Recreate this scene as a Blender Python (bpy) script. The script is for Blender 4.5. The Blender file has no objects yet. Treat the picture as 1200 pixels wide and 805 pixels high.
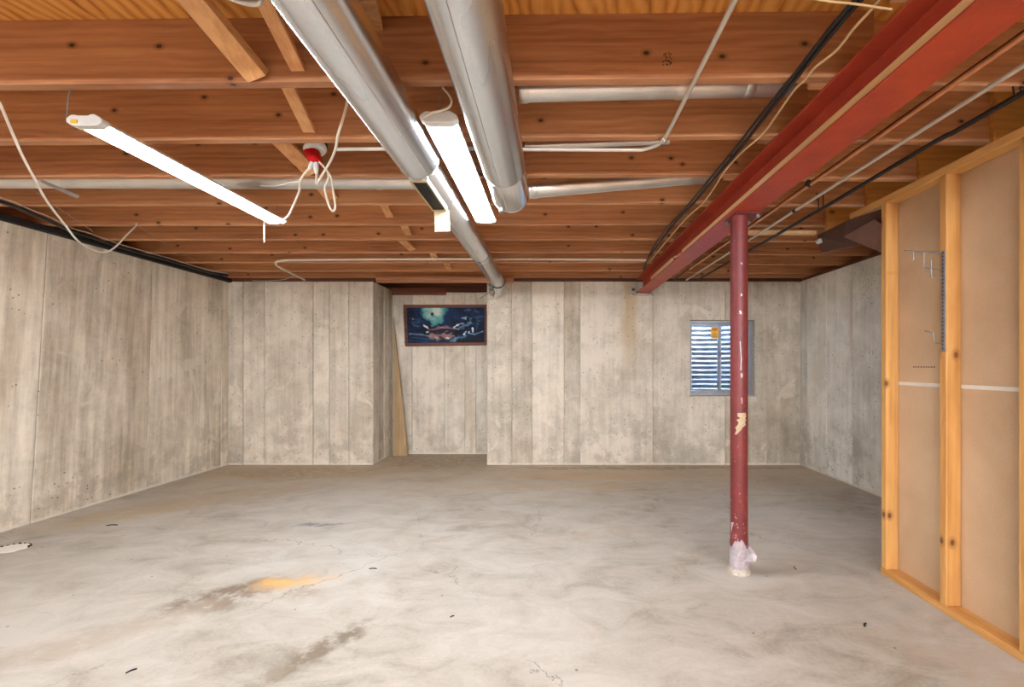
import bpy, bmesh, math, random
from mathutils import Vector, Matrix, noise as mnoise
random.seed(7)
PI = math.pi
C = bpy.context.scene.collection
S = bpy.context.scene

# ------------------------------------------------------------------ camera
F, U0, V0, CH = 520.0, 647.0, 428.0, 1.183      # focal length and vanishing point in 1200x805 pixels, eye height
cam_d = bpy.data.cameras.new('camera')
cam = bpy.data.objects.new('camera', cam_d); C.objects.link(cam)
cam_d.sensor_width = 36.0; cam_d.lens = 36.0*F/1200.0
cam_d.shift_x = -(U0-600.0)/1200.0; cam_d.shift_y = (V0-402.5)/1200.0
cam_d.clip_start = 0.05
cam.location = (0, 0, CH); cam.rotation_euler = (PI/2, 0, 0)
S.camera = cam

# ------------------------------------------------------------------ world, lamps, exposure
w = bpy.data.worlds.new('World'); S.world = w; w.use_nodes = True
nt = w.node_tree; bg = nt.nodes['Background']
sky = nt.nodes.new('ShaderNodeTexSky'); sky.sky_type = 'NISHITA'; sky.sun_disc = False
sky.sun_elevation = math.radians(50); sky.sun_rotation = math.radians(120)
whit = nt.nodes.new('ShaderNodeMix'); whit.data_type = 'RGBA'; whit.inputs[0].default_value = 0.55
nt.links.new(sky.outputs[0], whit.inputs[6]); whit.inputs[7].default_value = (0.30, 0.32, 0.36, 1)      # thin bright cloud over the blue
nt.links.new(whit.outputs[2], bg.inputs['Color']); bg.inputs['Strength'].default_value = 40.0
TUBE_STRENGTH = 43.0
def area_lamp(name, loc, sx, sy, power, col, rot=(0, 0, 0)):
    d = bpy.data.lights.new(name, 'AREA'); d.shape = 'RECTANGLE'; d.size = sx; d.size_y = sy
    d.energy = power; d.color = col
    o = bpy.data.objects.new(name, d); C.objects.link(o); o.location = loc; o.rotation_euler = rot
    return o
# two lamps of the rest of the basement, then an added fill, behind the viewpoint
area_lamp('basement_lamp', (-1.3, -1.3, 2.12), 0.2, 1.2, 3, (0.92, 0.95, 1.0))
area_lamp('basement_lamp', (0.35, -1.1, 2.14), 0.2, 1.2, 3, (0.92, 0.95, 1.0))
area_lamp('back_wall_fill', (0.3, -3.1, 2.08), 5.0, 0.18, 265, (0.91, 0.955, 1.0), (math.radians(88), 0, math.radians(-4)))  # added fill light, no fixture of the basement; brightens the back wall
vs = S.view_settings
vs.view_transform = 'Standard'; vs.look = 'None'; vs.gamma = 1.0; vs.use_curve_mapping = False
vs.exposure = 0.86

# ------------------------------------------------------------------ helpers
def P(px, py, Y):
    return Vector(((px-U0)*Y/F, Y, CH-(py-V0)*Y/F))
HJ = CH+1.031            # underside of the joists
HP = HJ+0.235            # underside of the subfloor
HW = CH+0.993            # top of the concrete walls
YB = 5.27                # back wall
def lin(c):
    return tuple(((v/255.0)/12.92 if v/255.0 <= 0.04045 else ((v/255.0+0.055)/1.055)**2.4) for v in c)+(1.0,)

class MB:
    def __init__(s): s.v = []; s.f = []
    def hexa(s, p):      # p: bottom ring of 4, top ring of 4
        n = len(s.v); s.v += [Vector(q) for q in p]
        for q in ((3,2,1,0),(4,5,6,7),(0,1,5,4),(1,2,6,5),(2,3,7,6),(3,0,4,7)):
            s.f.append(tuple(n+i for i in q))
        return s
    def box(s, x0, x1, y0, y1, z0, z1):
        return s.hexa([(x0,y0,z0),(x1,y0,z0),(x1,y1,z0),(x0,y1,z0),(x0,y0,z1),(x1,y0,z1),(x1,y1,z1),(x0,y1,z1)])
    def beam(s, A, B, w, t, side=(1, 0, 0)):     # bar from A to B, width w along side
        A = Vector(A); B = Vector(B); d = (B-A).normalized(); sd = Vector(side); sd = (sd-d*sd.dot(d)).normalized()
        n = d.cross(sd); a = sd*w/2; b = n*t/2
        return s.hexa([A-a-b, A+a-b, A+a+b, A-a+b, B-a-b, B+a-b, B+a+b, B-a+b])
    def tube(s, pts, r, seg=8, smooth=0, cap=True, rfun=None):
        pts = [Vector(p) for p in pts]
        if smooth:
            q = []
            for i in range(len(pts)-1):
                p0 = pts[max(i-1, 0)]; p1 = pts[i]; p2 = pts[i+1]; p3 = pts[min(i+2, len(pts)-1)]
                for k in range(smooth):
                    t = k/smooth
                    q.append(0.5*((2*p1)+(p2-p0)*t+(2*p0-5*p1+4*p2-p3)*t*t+(3*p1-p0-3*p2+p3)*t**3))
            q.append(pts[-1]); pts = q
        n0 = len(s.v); nrm = None
        for i, p in enumerate(pts):
            d = (pts[min(i+1, len(pts)-1)]-pts[max(i-1, 0)]).normalized()
            if nrm is None:
                nrm = d.orthogonal().normalized()
            nrm = (nrm-d*nrm.dot(d)).normalized(); bn = d.cross(nrm)
            rr = rfun(i/(len(pts)-1)) if rfun else r
            for k in range(seg):
                a = 2*PI*k/seg
                s.v.append(p+nrm*math.cos(a)*rr+bn*math.sin(a)*rr)
        for i in range(len(pts)-1):
            for k in range(seg):
                a = n0+i*seg+k; b = n0+i*seg+(k+1) % seg
                s.f.append((a, b, b+seg, a+seg))
        if cap:
            s.f.append(tuple(n0+k for k in reversed(range(seg))))
            m = n0+(len(pts)-1)*seg
            s.f.append(tuple(m+k for k in range(seg)))
        return s
    def lathe(s, prof, c, axis='Z', seg=32, a0=0.0, a1=2*PI, jit=0, caps=False):   # prof: (radius, position on axis)
        n0 = len(s.v); full = abs(a1-a0-2*PI) < 1e-6; m = seg if full else seg+1
        for r, h in prof:
            for k in range(m):
                a = a0+(a1-a0)*k/seg
                rr = r+(random.uniform(-jit, jit) if jit else 0)
                u = rr*math.cos(a); v = rr*math.sin(a)
                if axis == 'Z': q = (c[0]+u, c[1]+v, h)
                elif axis == 'Y': q = (c[0]+u, h, c[1]+v)
                else: q = (h, c[0]+u, c[1]+v)
                s.v.append(Vector(q))
        for i in range(len(prof)-1):
            for k in range(seg):
                a = n0+i*m+k; b = n0+i*m+(k+1) % m
                s.f.append((a, b, b+m, a+m))
        if caps and full:
            s.f.append(tuple(n0+k for k in reversed(range(m)))); q = n0+(len(prof)-1)*m
            s.f.append(tuple(q+k for k in range(m)))
        return s
    def poly(s, pts):
        n = len(s.v); s.v += [Vector(p) for p in pts]; s.f.append(tuple(range(n, n+len(pts)))); return s
    def prism(s, pts, d):          # polygon pushed along vector d
        n = len(s.v); m = len(pts); d = Vector(d)
        s.v += [Vector(p) for p in pts]; s.v += [Vector(p)+d for p in pts]
        s.f.append(tuple(range(n, n+m))); s.f.append(tuple(reversed(range(n+m, n+2*m))))
        for i in range(m):
            j = (i+1) % m; s.f.append((n+i, n+m+i, n+m+j, n+j))
        return s

def obj(name, mb, mat, parent=None, origin=None, bevel=0, smooth=False, kind=None, keep=False):
    o0 = Vector((0, 0, 0))
    if parent is not None: o0 = Vector(parent.get('_o', (0, 0, 0)))
    elif origin is not None: o0 = Vector(origin)
    me = bpy.data.meshes.new(name)
    me.from_pydata([tuple(v-o0) for v in mb.v], [], mb.f)
    bm = bmesh.new(); bm.from_mesh(me)
    if not keep: bmesh.ops.recalc_face_normals(bm, faces=bm.faces)
    bm.to_mesh(me); bm.free()
    me.materials.append(mat)
    o = bpy.data.objects.new(name, me); C.objects.link(o)
    if parent is not None: o.parent = parent
    elif origin is not None: o.location = o0
    o['_o'] = tuple(o0)
    if smooth:
        me.shade_smooth(); me.set_sharp_from_angle(angle=math.radians(40))
    if bevel:
        b = o.modifiers.new('bevel', 'BEVEL'); b.width = bevel; b.segments = 1; b.limit_method = 'ANGLE'
    if kind: o['kind'] = kind
    return o
def tag(o, label, cat, group=None):
    o['label'] = label; o['category'] = cat
    if group: o['group'] = group
    return o
def thing(name, label, cat, loc, group=None):
    o = bpy.data.objects.new(name, None); C.objects.link(o); o.location = loc; o['_o'] = tuple(loc)
    o.empty_display_size = 0.05
    return tag(o, label, cat, group)

# ------------------------------------------------------------------ materials
class NT:
    def __init__(s, name):
        s.m = bpy.data.materials.new(name); s.m.use_nodes = True; s.t = s.m.node_tree
        s.b = s.t.nodes['Principled BSDF']
        s.out = s.t.nodes['Material Output']
    def n(s, typ, **kw):
        nd = s.t.nodes.new(typ)
        for k, v in kw.items():
            if k.startswith('i_'):
                key = k[2:]
                key = int(key) if key.isdigit() else key.replace('_', ' ')
                s.put(nd.inputs[key], v)
            else: setattr(nd, k, v)
        return nd
    def put(s, sock, v):
        if isinstance(v, bpy.types.NodeSocket): s.t.links.new(v, sock)
        else: sock.default_value = v
    def math(s, op, a, b=0.0, c=None, clamp=False):
        nd = s.t.nodes.new('ShaderNodeMath'); nd.operation = op; nd.use_clamp = clamp
        s.put(nd.inputs[0], a); s.put(nd.inputs[1], b)
        if c is not None: s.put(nd.inputs[2], c)
        return nd.outputs[0]
    def coord(s): return s.n('ShaderNodeTexCoord').outputs['Object']
    def wpos(s): return s.n('ShaderNodeNewGeometry').outputs['Position']
    def rnd(s): return s.n('ShaderNodeObjectInfo').outputs['Random']
    def mapv(s, v, scale=(1, 1, 1), loc=(0, 0, 0), rot=(0, 0, 0)):
        nd = s.n('ShaderNodeMapping'); s.put(nd.inputs['Vector'], v); s.put(nd.inputs['Scale'], scale)
        s.put(nd.inputs['Location'], loc); s.put(nd.inputs['Rotation'], rot); return nd.outputs[0]
    def noise(s, v, scale, detail=4, rough=0.55, dist=0.0):
        nd = s.n('ShaderNodeTexNoise'); s.put(nd.inputs['Vector'], v); nd.inputs['Scale'].default_value = scale
        nd.inputs['Detail'].default_value = detail; nd.inputs['Roughness'].default_value = rough
        nd.inputs['Distortion'].default_value = dist; return nd.outputs['Fac']
    def voro(s, v, scale, feature='F1', rand=1.0, dims='3D'):
        nd = s.n('ShaderNodeTexVoronoi'); nd.voronoi_dimensions = dims; nd.feature = feature; s.put(nd.inputs['Vector'], v)
        nd.inputs['Scale'].default_value = scale; nd.inputs['Randomness'].default_value = rand
        return nd.outputs[0], nd.outputs[1] if feature == 'F1' else None
    def step(s, v, a, b, lo=0.0, hi=1.0):      # smooth map of v from a..b to lo..hi
        nd = s.n('ShaderNodeMapRange'); nd.interpolation_type = 'SMOOTHSTEP'; s.put(nd.inputs[0], v)
        for i, q in enumerate((a, b, lo, hi)): s.put(nd.inputs[i+1], q)
        return nd.outputs[0]
    def ramp(s, v, stops):
        nd = s.n('ShaderNodeValToRGB'); s.put(nd.inputs[0], v); e = nd.color_ramp.elements
        while len(e) < len(stops): e.new(0.5)
        for i, (p, c) in enumerate(stops): e[i].position = p; e[i].color = c if len(c) == 4 else lin(c)
        return nd.outputs[0]
    def mix(s, f, a, b, mode='MIX'):
        nd = s.n('ShaderNodeMix'); nd.data_type = 'RGBA'; nd.blend_type = mode
        s.put(nd.inputs[0], f); s.put(nd.inputs[6], a); s.put(nd.inputs[7], b); return nd.outputs[2]
    def bump(s, h, strength=0.3, dist=0.01):
        nd = s.n('ShaderNodeBump'); s.put(nd.inputs['Height'], h); nd.inputs['Strength'].default_value = strength
        nd.inputs['Distance'].default_value = dist; s.t.links.new(nd.outputs[0], s.b.inputs['Normal'])
    def sep(s, v):
        nd = s.n('ShaderNodeSeparateXYZ'); s.put(nd.inputs[0], v); return nd.outputs
    def comb(s, x, y, z):
        nd = s.n('ShaderNodeCombineXYZ')
        for i, q in enumerate((x, y, z)): s.put(nd.inputs[i], q)
        return nd.outputs[0]
    def set(s, **kw):
        for k, v in kw.items(): s.put(s.b.inputs[k.replace('_', ' ')], v)
        return s.m

def plain(name, c, rough=0.5, metal=0.0, var=0.12, scale=20):
    t = NT(name); f = t.noise(t.coord(), scale, 3)
    col = lin(c); d = tuple(v*(1-var*2) for v in col[:3])+(1,)
    t.set(Base_Color=t.ramp(f, [(0.3, d), (0.7, col)]), Roughness=rough, Metallic=metal)
    return t.m

def concrete_wall(name, dark, light, streak, spot, seam_axis='X'):
    t = NT(name); v = t.wpos(); r = t.rnd()
    off = t.comb(t.math('MULTIPLY', r, 37.0), t.math('MULTIPLY', r, 11.0), t.math('MULTIPLY', r, 3.0))
    va = t.n('ShaderNodeVectorMath', operation='ADD'); t.put(va.inputs[0], v); t.put(va.inputs[1], off); vo = va.outputs[0]
    big = t.noise(t.mapv(vo, (1.2, 1.2, 0.9)), 1.7, 5, 0.6)
    st = t.noise(t.mapv(vo, (16, 16, 0.7)), 1.0, 5, 0.65)
    fine = t.noise(v, 38, 5, 0.7)
    mid = t.noise(vo, 5.5, 6, 0.65, 0.6)
    f = t.math('ADD', t.math('MULTIPLY', big, 0.50), t.math('MULTIPLY', st, streak))
    f = t.math('ADD', f, t.math('MULTIPLY', fine, 0.16)); f = t.math('ADD', f, t.math('MULTIPLY', mid, 0.34))
    f = t.math('ADD', f, t.math('MULTIPLY', r, 0.14))
    f = t.math('DIVIDE', f, 1.0+streak+0.07)
    mc = tuple((a+b)/2 for a, b in zip(dark, light))
    col = t.ramp(f, [(0.385, dark), (0.50, mc), (0.615, light)])
    # ochre stains running down
    oc = t.noise(t.mapv(vo, (3.6, 3.6, 0.45), (4, 2, 1)), 1.0, 4, 0.6)
    col = t.mix(t.step(oc, 0.54, 0.76, 0, 0.40), col, lin((160, 132, 90)))
    sx = t.math('SUBTRACT', t.sep(v)[0], 0.925); sx = t.math('ADD', sx, t.math('MULTIPLY', t.math('SUBTRACT', t.noise(v, 3.0, 3), 0.5), 0.12))
    rs = t.math('MULTIPLY', t.step(t.math('ABSOLUTE', sx), 0.03, 0.13, 0.6, 0), t.math('MULTIPLY', t.step(t.sep(v)[2], 0.9, 1.7, 0, 1), t.step(t.sep(v)[1], 5.0, 5.2, 0, 1)))
    col = t.mix(rs, col, lin((176, 148, 96)))
    # grey damp blotches in the lower half, pale bloom along the foot
    z = t.sep(v)[2]
    lo = t.math('MULTIPLY', t.step(t.math('ADD', z, t.math('MULTIPLY', t.noise(vo, 2.3, 5), 1.2)), 0.7, 1.5, 1, 0), t.step(t.noise(vo, 3.4, 6, 0.7), 0.47, 0.60, 0, 0.5))
    col = t.mix(lo, col, lin((156, 147, 131)))
    wp = t.noise(t.mapv(vo, (1, 1, 0.8), (9, 5, 2)), 2.6, 7, 0.62, 1.0)
    col = t.mix(t.step(wp, 0.585, 0.64, 0, 0.5), col, lin((230, 221, 204)))
    foot = t.step(t.math('SUBTRACT', z, t.math('MULTIPLY', t.noise(v, 14, 4, 0.7), 0.06)), -0.020, 0.002, 0.8, 0)
    col = t.mix(foot, col, lin((222, 214, 200)))
    # air holes
    dn, dc = t.voro(v, 24); dens = t.noise(vo, 2.2, 3)
    gate = t.math('GREATER_THAN', t.math('ADD', t.sep(dc)[0], t.math('MULTIPLY', dens, 0.9)), 1.34-spot)
    hole = t.math('MULTIPLY', t.step(dn, 0.08, 0.20, 1, 0), gate)
    col = t.mix(t.math('MULTIPLY', hole, 0.75), col, lin((74, 64, 54)))
    h = t.math('SUBTRACT', t.math('ADD', t.math('MULTIPLY', fine, 0.4), t.math('MULTIPLY', st, 0.5)), t.math('MULTIPLY', hole, 1.2))
    t.bump(h, 0.35, 0.006)
    return t.set(Base_Color=col, Roughness=0.9)
M = {}
M['wall'] = concrete_wall('board_marked_concrete', lin((160, 150, 133)), lin((226, 217, 202)), 0.32, 0.15)
M['wall_left'] = concrete_wall('streaked_concrete', lin((176, 163, 143)), lin((246, 236, 219)), 0.75, 0.02)
M['wall_right'] = concrete_wall('grey_concrete', lin((182, 181, 174)), lin((246, 246, 241)), 0.35, 0.10)

def floor_mat():
    t = NT('worn_concrete_floor'); v = t.wpos(); xyz = t.sep(v); x, y = xyz[0], xyz[1]
    big = t.noise(v, 0.9, 6, 0.6); mid = t.noise(t.mapv(v, (1, 1.6, 1)), 3.2, 7, 0.66, 0.8); fine = t.noise(v, 60, 4, 0.7)
    f = t.math('ADD', t.math('ADD', t.math('MULTIPLY', big, 0.45), t.math('MULTIPLY', mid, 0.45)), t.math('MULTIPLY', fine, 0.12))
    col = t.ramp(f, [(0.37, (142, 133, 119)), (0.47, (173, 165, 153)), (0.58, (190, 184, 174))])
    wv = t.n('ShaderNodeVectorMath', operation='ADD')
    nz = t.n('ShaderNodeTexNoise'); t.put(nz.inputs['Vector'], v); nz.inputs['Scale'].default_value = 4.0; nz.inputs['Detail'].default_value = 6; nz.inputs['Roughness'].default_value = 0.65
    sc = t.n('ShaderNodeVectorMath', operation='MULTIPLY_ADD'); t.put(sc.inputs[0], nz.outputs['Color']); sc.inputs[1].default_value = (0.34, 0.34, 0.34); sc.inputs[2].default_value = (-0.17, -0.17, -0.17)
    t.put(wv.inputs[0], v); t.put(wv.inputs[1], sc.outputs[0]); vd = wv.outputs[0]
    patch = t.noise(v, 13, 6, 0.7)
    def ell(cx, cy, a, b, rot, colr, amt, soft=0.5, broken=True):
        nonlocal col
        m = t.n('ShaderNodeMapping'); m.vector_type = 'TEXTURE'
        t.put(m.inputs['Vector'], vd); m.inputs['Location'].default_value = (cx, cy, 0); m.inputs['Rotation'].default_value = (0, 0, rot)
        m.inputs['Scale'].default_value = (a, b, 1000)
        ln = t.n('ShaderNodeVectorMath', operation='LENGTH'); t.put(ln.inputs[0], m.outputs[0])
        k = t.step(ln.outputs['Value'], 1-soft, 1+soft*0.4, amt, 0)
        if broken: k = t.math('MULTIPLY', k, t.step(patch, 0.36, 0.56, 0.15, 1))
        col = t.mix(k, col, lin(colr))
    # tan discolouring towards the back wall and in the alcove
    bk = t.math('ADD', y, t.math('MULTIPLY', t.noise(t.mapv(v, (0.7, 2.0, 1)), 1.6, 6, 0.6), 2.2))
    col = t.mix(t.step(bk, 4.8, 6.2, 0, 0.4), col, lin((200, 174, 136)))
    ell(-1.45, 5.6, 0.9, 0.6, 0, (126, 106, 78), 0.45)
    ell(-2.8, 4.9, 1.1, 0.35, 0, (158, 128, 90), 0.5)
    ell(-2.9, 4.0, 1.0, 0.30, 0.6, (176, 150, 116), 0.45)
    ell(-3.4, 3.5, 0.6, 0.25, 0.7, (184, 158, 120), 0.5)
    ell(-1.66, 2.28, 0.38, 0.14, 0.62, (122, 106, 90), 1.0)
    ell(-1.95, 1.95, 0.55, 0.12, 0.70, (170, 155, 138), 0.6)
    ell(-1.43, 2.42, 0.20, 0.10, 0.3, (226, 176, 104), 0.85, 0.8)
    ell(-1.30, 2.30, 0.10, 0.08, 0.3, (150, 132, 112), 0.55)
    ell(-0.97, 1.86, 0.28, 0.10, 1.05, (126, 113, 96), 1.0)
    ell(-1.10, 1.66, 0.14, 0.06, 1.0, (150, 138, 122), 0.7)
    ell(-1.72, 3.3, 0.20, 0.035, 0.05, (110, 106, 116), 0.8)
    ell(-0.60, 3.2, 0.22, 0.05, 0.1, (140, 128, 112), 0.5)
    ell(0.35, 3.1, 0.5, 0.10, 0.2, (176, 160, 140), 0.5)
    ell(-0.75, 3.02, 0.16, 0.06, 0.3, (166, 148, 128), 0.5)
    ell(1.9, 1.5, 0.9, 0.12, -0.7, (176, 160, 142), 0.5)
    ell(2.5, 4.3, 0.8, 0.35, -0.4, (150, 142, 136), 0.3)
    ell(0.0, 4.35, 1.2, 0.12, 0.0, (186, 162, 128), 0.5)
    ell(1.2, 5.12, 1.9, 0.08, 0.0, (140, 108, 74), 0.6)
    ell(0.6, 4.75, 1.3, 0.16, 0.0, (196, 158, 112), 0.5)
    # scuffs, hairline cracks and specks
    sc1 = t.noise(t.mapv(v, (3, 16, 1), (0, 0, 0), (0, 0, 0.5)), 1.3, 6, 0.7, 0.5)
    col = t.mix(t.step(sc1, 0.60, 0.74, 0, 0.38), col, lin((148, 134, 118)))
    sc2 = t.noise(t.mapv(v, (2, 9, 1), (5, 1, 0), (0, 0, -0.6)), 1.6, 6, 0.72, 0.4)
    col = t.mix(t.step(sc2, 0.60, 0.74, 0, 0.35), col, lin((160, 146, 130)))
    d, c = t.voro(v, 9.0); g = t.math('GREATER_THAN', t.sep(c)[0], 0.80)
    sp = t.math('MULTIPLY', t.step(d, 0.035, 0.075, 1, 0), g); col = t.mix(t.math('MULTIPLY', sp, 0.7), col, lin((84, 74, 64)))
    e, _ = t.voro(vd, 0.55, 'DISTANCE_TO_EDGE'); ck = t.math('MULTIPLY', t.step(e, 0.0006, 0.0022, 1, 0), t.step(t.noise(v, 1.1, 3), 0.48, 0.56, 0, 0.6))
    col = t.mix(ck, col, lin((98, 86, 74)))
    t.bump(t.math('SUBTRACT', t.math('ADD', t.math('MULTIPLY', mid, 0.8), t.math('MULTIPLY', fine, 0.15)), ck), 0.25, 0.008)
    return t.set(Base_Color=col, Roughness=t.step(mid, 0.3, 0.7, 0.62, 0.8))
M['floor'] = floor_mat()

def wood(name, dark, light, axis='X', knots=True, knotcol=(52, 32, 26), rough=0.62, kscale=2.6):
    t = NT(name); v = t.wpos(); s = t.sep(v); r = t.rnd()
    o = {'X': (0, 1, 2), 'Y': (1, 0, 2), 'Z': (2, 0, 1)}[axis]
    u = t.comb(t.math('ADD', s[o[0]], t.math('MULTIPLY', r, 53.0)), t.math('ADD', s[o[1]], t.math('MULTIPLY', r, 17.0)), t.math('ADD', s[o[2]], t.math('MULTIPLY', r, 9.0)))
    warp = t.noise(t.mapv(u, (1.1, 5, 5)), 1.0, 3, 0.5)
    g1 = t.noise(t.mapv(u, (0.8, 26, 26)), 1.0, 5, 0.6, 0.8)
    g2 = t.noise(t.mapv(u, (2.5, 95, 95)), 1.0, 3, 0.6)
    wv = t.n('ShaderNodeTexWave'); wv.wave_type = 'BANDS'; wv.bands_direction = 'Z'
    t.put(wv.inputs['Vector'], t.mapv(u, (0.35, 1.0, 1.0))); wv.inputs['Scale'].default_value = 9.0; wv.inputs['Distortion'].default_value = 7.0
    wv.inputs['Detail'].default_value = 3; wv.inputs['Detail Scale'].default_value = 1.1
    f = t.math('ADD', t.math('ADD', t.math('MULTIPLY', g1, 0.42), t.math('MULTIPLY', g2, 0.16)), t.math('ADD', t.math('MULTIPLY', wv.outputs['Fac'], 0.06), t.math('MULTIPLY', warp, 0.36)))
    f = t.math('ADD', f, t.math('MULTIPLY', t.math('SUBTRACT', r, 0.5), 0.14))
    col = t.ramp(f, [(0.34, dark), (0.62, light)])
    if knots:
        us = t.sep(u); d, c = t.voro(t.comb(t.math('MULTIPLY', us[0], 1.5), t.math('MULTIPLY', t.math('ADD', us[1], us[2]), 2.2), 0.0), kscale, dims='2D'); g = t.math('GREATER_THAN', t.sep(c)[0], 0.50)
        k = t.math('MULTIPLY', t.step(d, 0.030, 0.050, 1, 0), g); ring = t.math('MULTIPLY', t.step(d, 0.04, 0.12, 0.6, 0), g)
        col = t.mix(ring, col, tuple(q*0.6 for q in dark[:3])+(1,))
        col = t.mix(t.math('MULTIPLY', k, 0.9), col, lin(knotcol))
    t.bump(g2, 0.15, 0.002)
    return t.set(Base_Color=col, Roughness=rough)
WD, WL = lin((158, 103, 68)), lin((214, 158, 113))
M['joist'] = wood('joist_wood', WD, WL, 'X')
M['joist_y'] = wood('joist_wood_lengthwise', WD, WL, 'Y')
M['bridge'] = wood('bridging_wood', lin((190, 130, 78)), lin((232, 180, 124)), 'Y', kscale=1.6)
M['stud'] = wood('stud_wood', lin((188, 130, 66)), lin((226, 174, 104)), 'Z', kscale=1.9, knotcol=(110, 60, 26))
M['plate'] = wood('plate_wood', lin((192, 132, 68)), lin((230, 178, 108)), 'Y', kscale=1.9, knotcol=(110, 60, 26))
M['block'] = wood('blocking_wood', lin((196, 132, 60)), lin((228, 170, 92)), 'X', kscale=1.9, knotcol=(110, 60, 26))
M['strip'] = wood('pale_strip_wood', lin((214, 172, 118)), lin((240, 206, 158)), 'Y', knots=False)
M['darkwood'] = wood('dark_sill_wood', lin((72, 42, 32)), lin((120, 72, 52)), 'X', knots=False)
M['plank'] = wood('plank_wood', lin((146, 120, 84)), lin((186, 156, 114)), 'Z', knots=False)

def plywood():
    t = NT('plywood_subfloor'); v = t.wpos()
    wv = t.n('ShaderNodeTexWave'); wv.wave_type = 'BANDS'; wv.bands_direction = 'X'
    t.put(wv.inputs['Vector'], t.mapv(v, (1, 0.5, 1), (0, 0, 0), (0, 0, 0.35))); wv.inputs['Scale'].default_value = 7.0
    wv.inputs['Distortion'].default_value = 14.0; wv.inputs['Detail'].default_value = 3.5; wv.inputs['Detail Scale'].default_value = 0.6
    n = t.noise(t.mapv(v, (22, 2.0, 1)), 1.5, 5, 0.65)
    f = t.math('ADD', t.math('MULTIPLY', wv.outputs['Fac'], 0.35), t.math('MULTIPLY', n, 0.65))
    col = t.ramp(f, [(0.22, (164, 96, 36)), (0.36, (216, 146, 66)), (0.75, (238, 178, 96))])
    t.bump(f, 0.1, 0.003)
    return t.set(Base_Color=col, Roughness=0.6)
M['ply'] = plywood()

def galv(name, base=(226, 228, 232), rough=0.24, bumpy=0.05):
    t = NT(name); v = t.wpos()
    n = t.noise(t.mapv(v, (5, 0.6, 5)), 1.0, 2, 0.5); g = t.noise(v, 70, 2, 0.6)
    bc = lin(base); dk = tuple(q*0.86 for q in bc[:3])+(1,)
    t.bump(n, bumpy, 0.02)
    return t.set(Base_Color=t.ramp(t.math('ADD', t.math('MULTIPLY', n, 0.8), t.math('MULTIPLY', g, 0.2)), [(0.35, dk), (0.6, bc)]), Metallic=1.0, Roughness=t.step(n, 0.3, 0.7, rough+0.06, rough-0.03))
M['duct'] = galv('galvanised_duct', bumpy=0.12)
M['pipe'] = galv('galvanised_branch_pipe', (226, 226, 224), 0.38, 0.1)
M['foil'] = galv('foil_tape', (225, 225, 225), 0.2, 0.6)
M['conduit'] = plain('steel_conduit', (222, 216, 206), 0.35, 0.35, 0.04)
M['steel'] = plain('bright_steel', (150, 148, 150), 0.5, 0.6)
M['alu'] = plain('aluminium_frame', (176, 178, 186), 0.45, 0.8)
def corr():
    t = NT('corrugated_steel'); n = t.noise(t.wpos(), 9, 4)
    return t.set(Base_Color=t.ramp(n, [(0.3, (92, 96, 102)), (0.7, (134, 138, 144))]), Metallic=0.55, Roughness=0.5)
M['corr'] = corr()
M['copper'] = plain('copper_pipe', (232, 164, 116), 0.4, 0.25)

def red_paint(name, base, lo, flecks=0.25, column=False):
    t = NT(name); v = t.coord(); n = t.noise(t.wpos(), 6, 6, 0.65); w_ = t.noise(t.wpos(), 70, 3, 0.6)
    col = t.ramp(t.math('ADD', t.math('MULTIPLY', n, 0.7), t.math('MULTIPLY', w_, 0.3)), [(0.32, lo), (0.65, base)])
    if column:
        z = t.sep(v)[2]; fl = t.noise(t.mapv(v, (55, 55, 26)), 1.0, 5, 0.8)
        amt = t.step(z, 0.55, 0.10, 0.0, 0.10)
        k = t.step(t.math('ADD', fl, amt), 0.66, 0.69, 0, 0.85); col = t.mix(k, col, lin((222, 206, 200)))
    else:
        fl = t.noise(t.mapv(v, (30, 9, 30)), 1.0, 4, 0.8); col = t.mix(t.step(fl, 0.72, 0.76, 0, 0.6), col, lin((232, 190, 170)))
    t.bump(w_, 0.08, 0.002)
    return t.set(Base_Color=col, Roughness=0.5)
M['beam'] = red_paint('red_primer_steel', lin((190, 74, 46)), lin((160, 56, 38)))
M['column'] = red_paint('column_primer', lin((126, 50, 48)), lin((98, 36, 38)), column=True)
M['white'] = plain('white_enamel', (226, 226, 224), 0.45, 0.0, 0.04)
M['cord'] = plain('white_cord', (226, 216, 200), 0.5, 0.0, 0.05)
M['tan_cord'] = plain('tan_cable', (214, 184, 136), 0.5, 0.0, 0.05)
M['grey_cable'] = plain('grey_cable', (176, 160, 146), 0.5)
M['black'] = plain('black_rubber', (30, 27, 28), 0.5, 0.0, 0.1)
M['top_strip'] = plain('black_top_strip', (24, 21, 24), 0.75, 0.0, 0.2)
M['dark'] = plain('dark_void', (34, 32, 34), 0.8)
M['cream'] = plain('cream_painted_tin', (196, 182, 144), 0.5, 0.0, 0.05)
M['red'] = plain('glossy_red_plastic', (206, 26, 30), 0.25, 0.0, 0.08)
M['brown_light'] = plain('lighter_brown_card', (122, 84, 70), 0.75, 0.0, 0.08)
M['brown'] = plain('dark_brown_card', (92, 62, 52), 0.75, 0.0, 0.12)
M['plastic'] = plain('milky_plastic_film', (184, 174, 180), 0.3, 0.0, 0.15, 40)
M['mortar'] = plain('pale_mortar', (206, 198, 184), 0.9, 0.0, 0.2, 60)
M['scrape'] = plain('cream_scrape', (190, 168, 136), 0.8, 0.0, 0.1, 60)
M['yellow'] = plain('yellow_sticker', (236, 196, 70), 0.6, 0.0, 0.05)
M['orange'] = plain('orange_print', (216, 122, 30), 0.6, 0.0, 0.05)
M['frame'] = wood('picture_frame_wood', lin((62, 34, 26)), lin((116, 66, 46)), 'X', knots=False)
M['tape'] = plain('white_tape', (232, 226, 216), 0.7, 0.0, 0.04)
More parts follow.
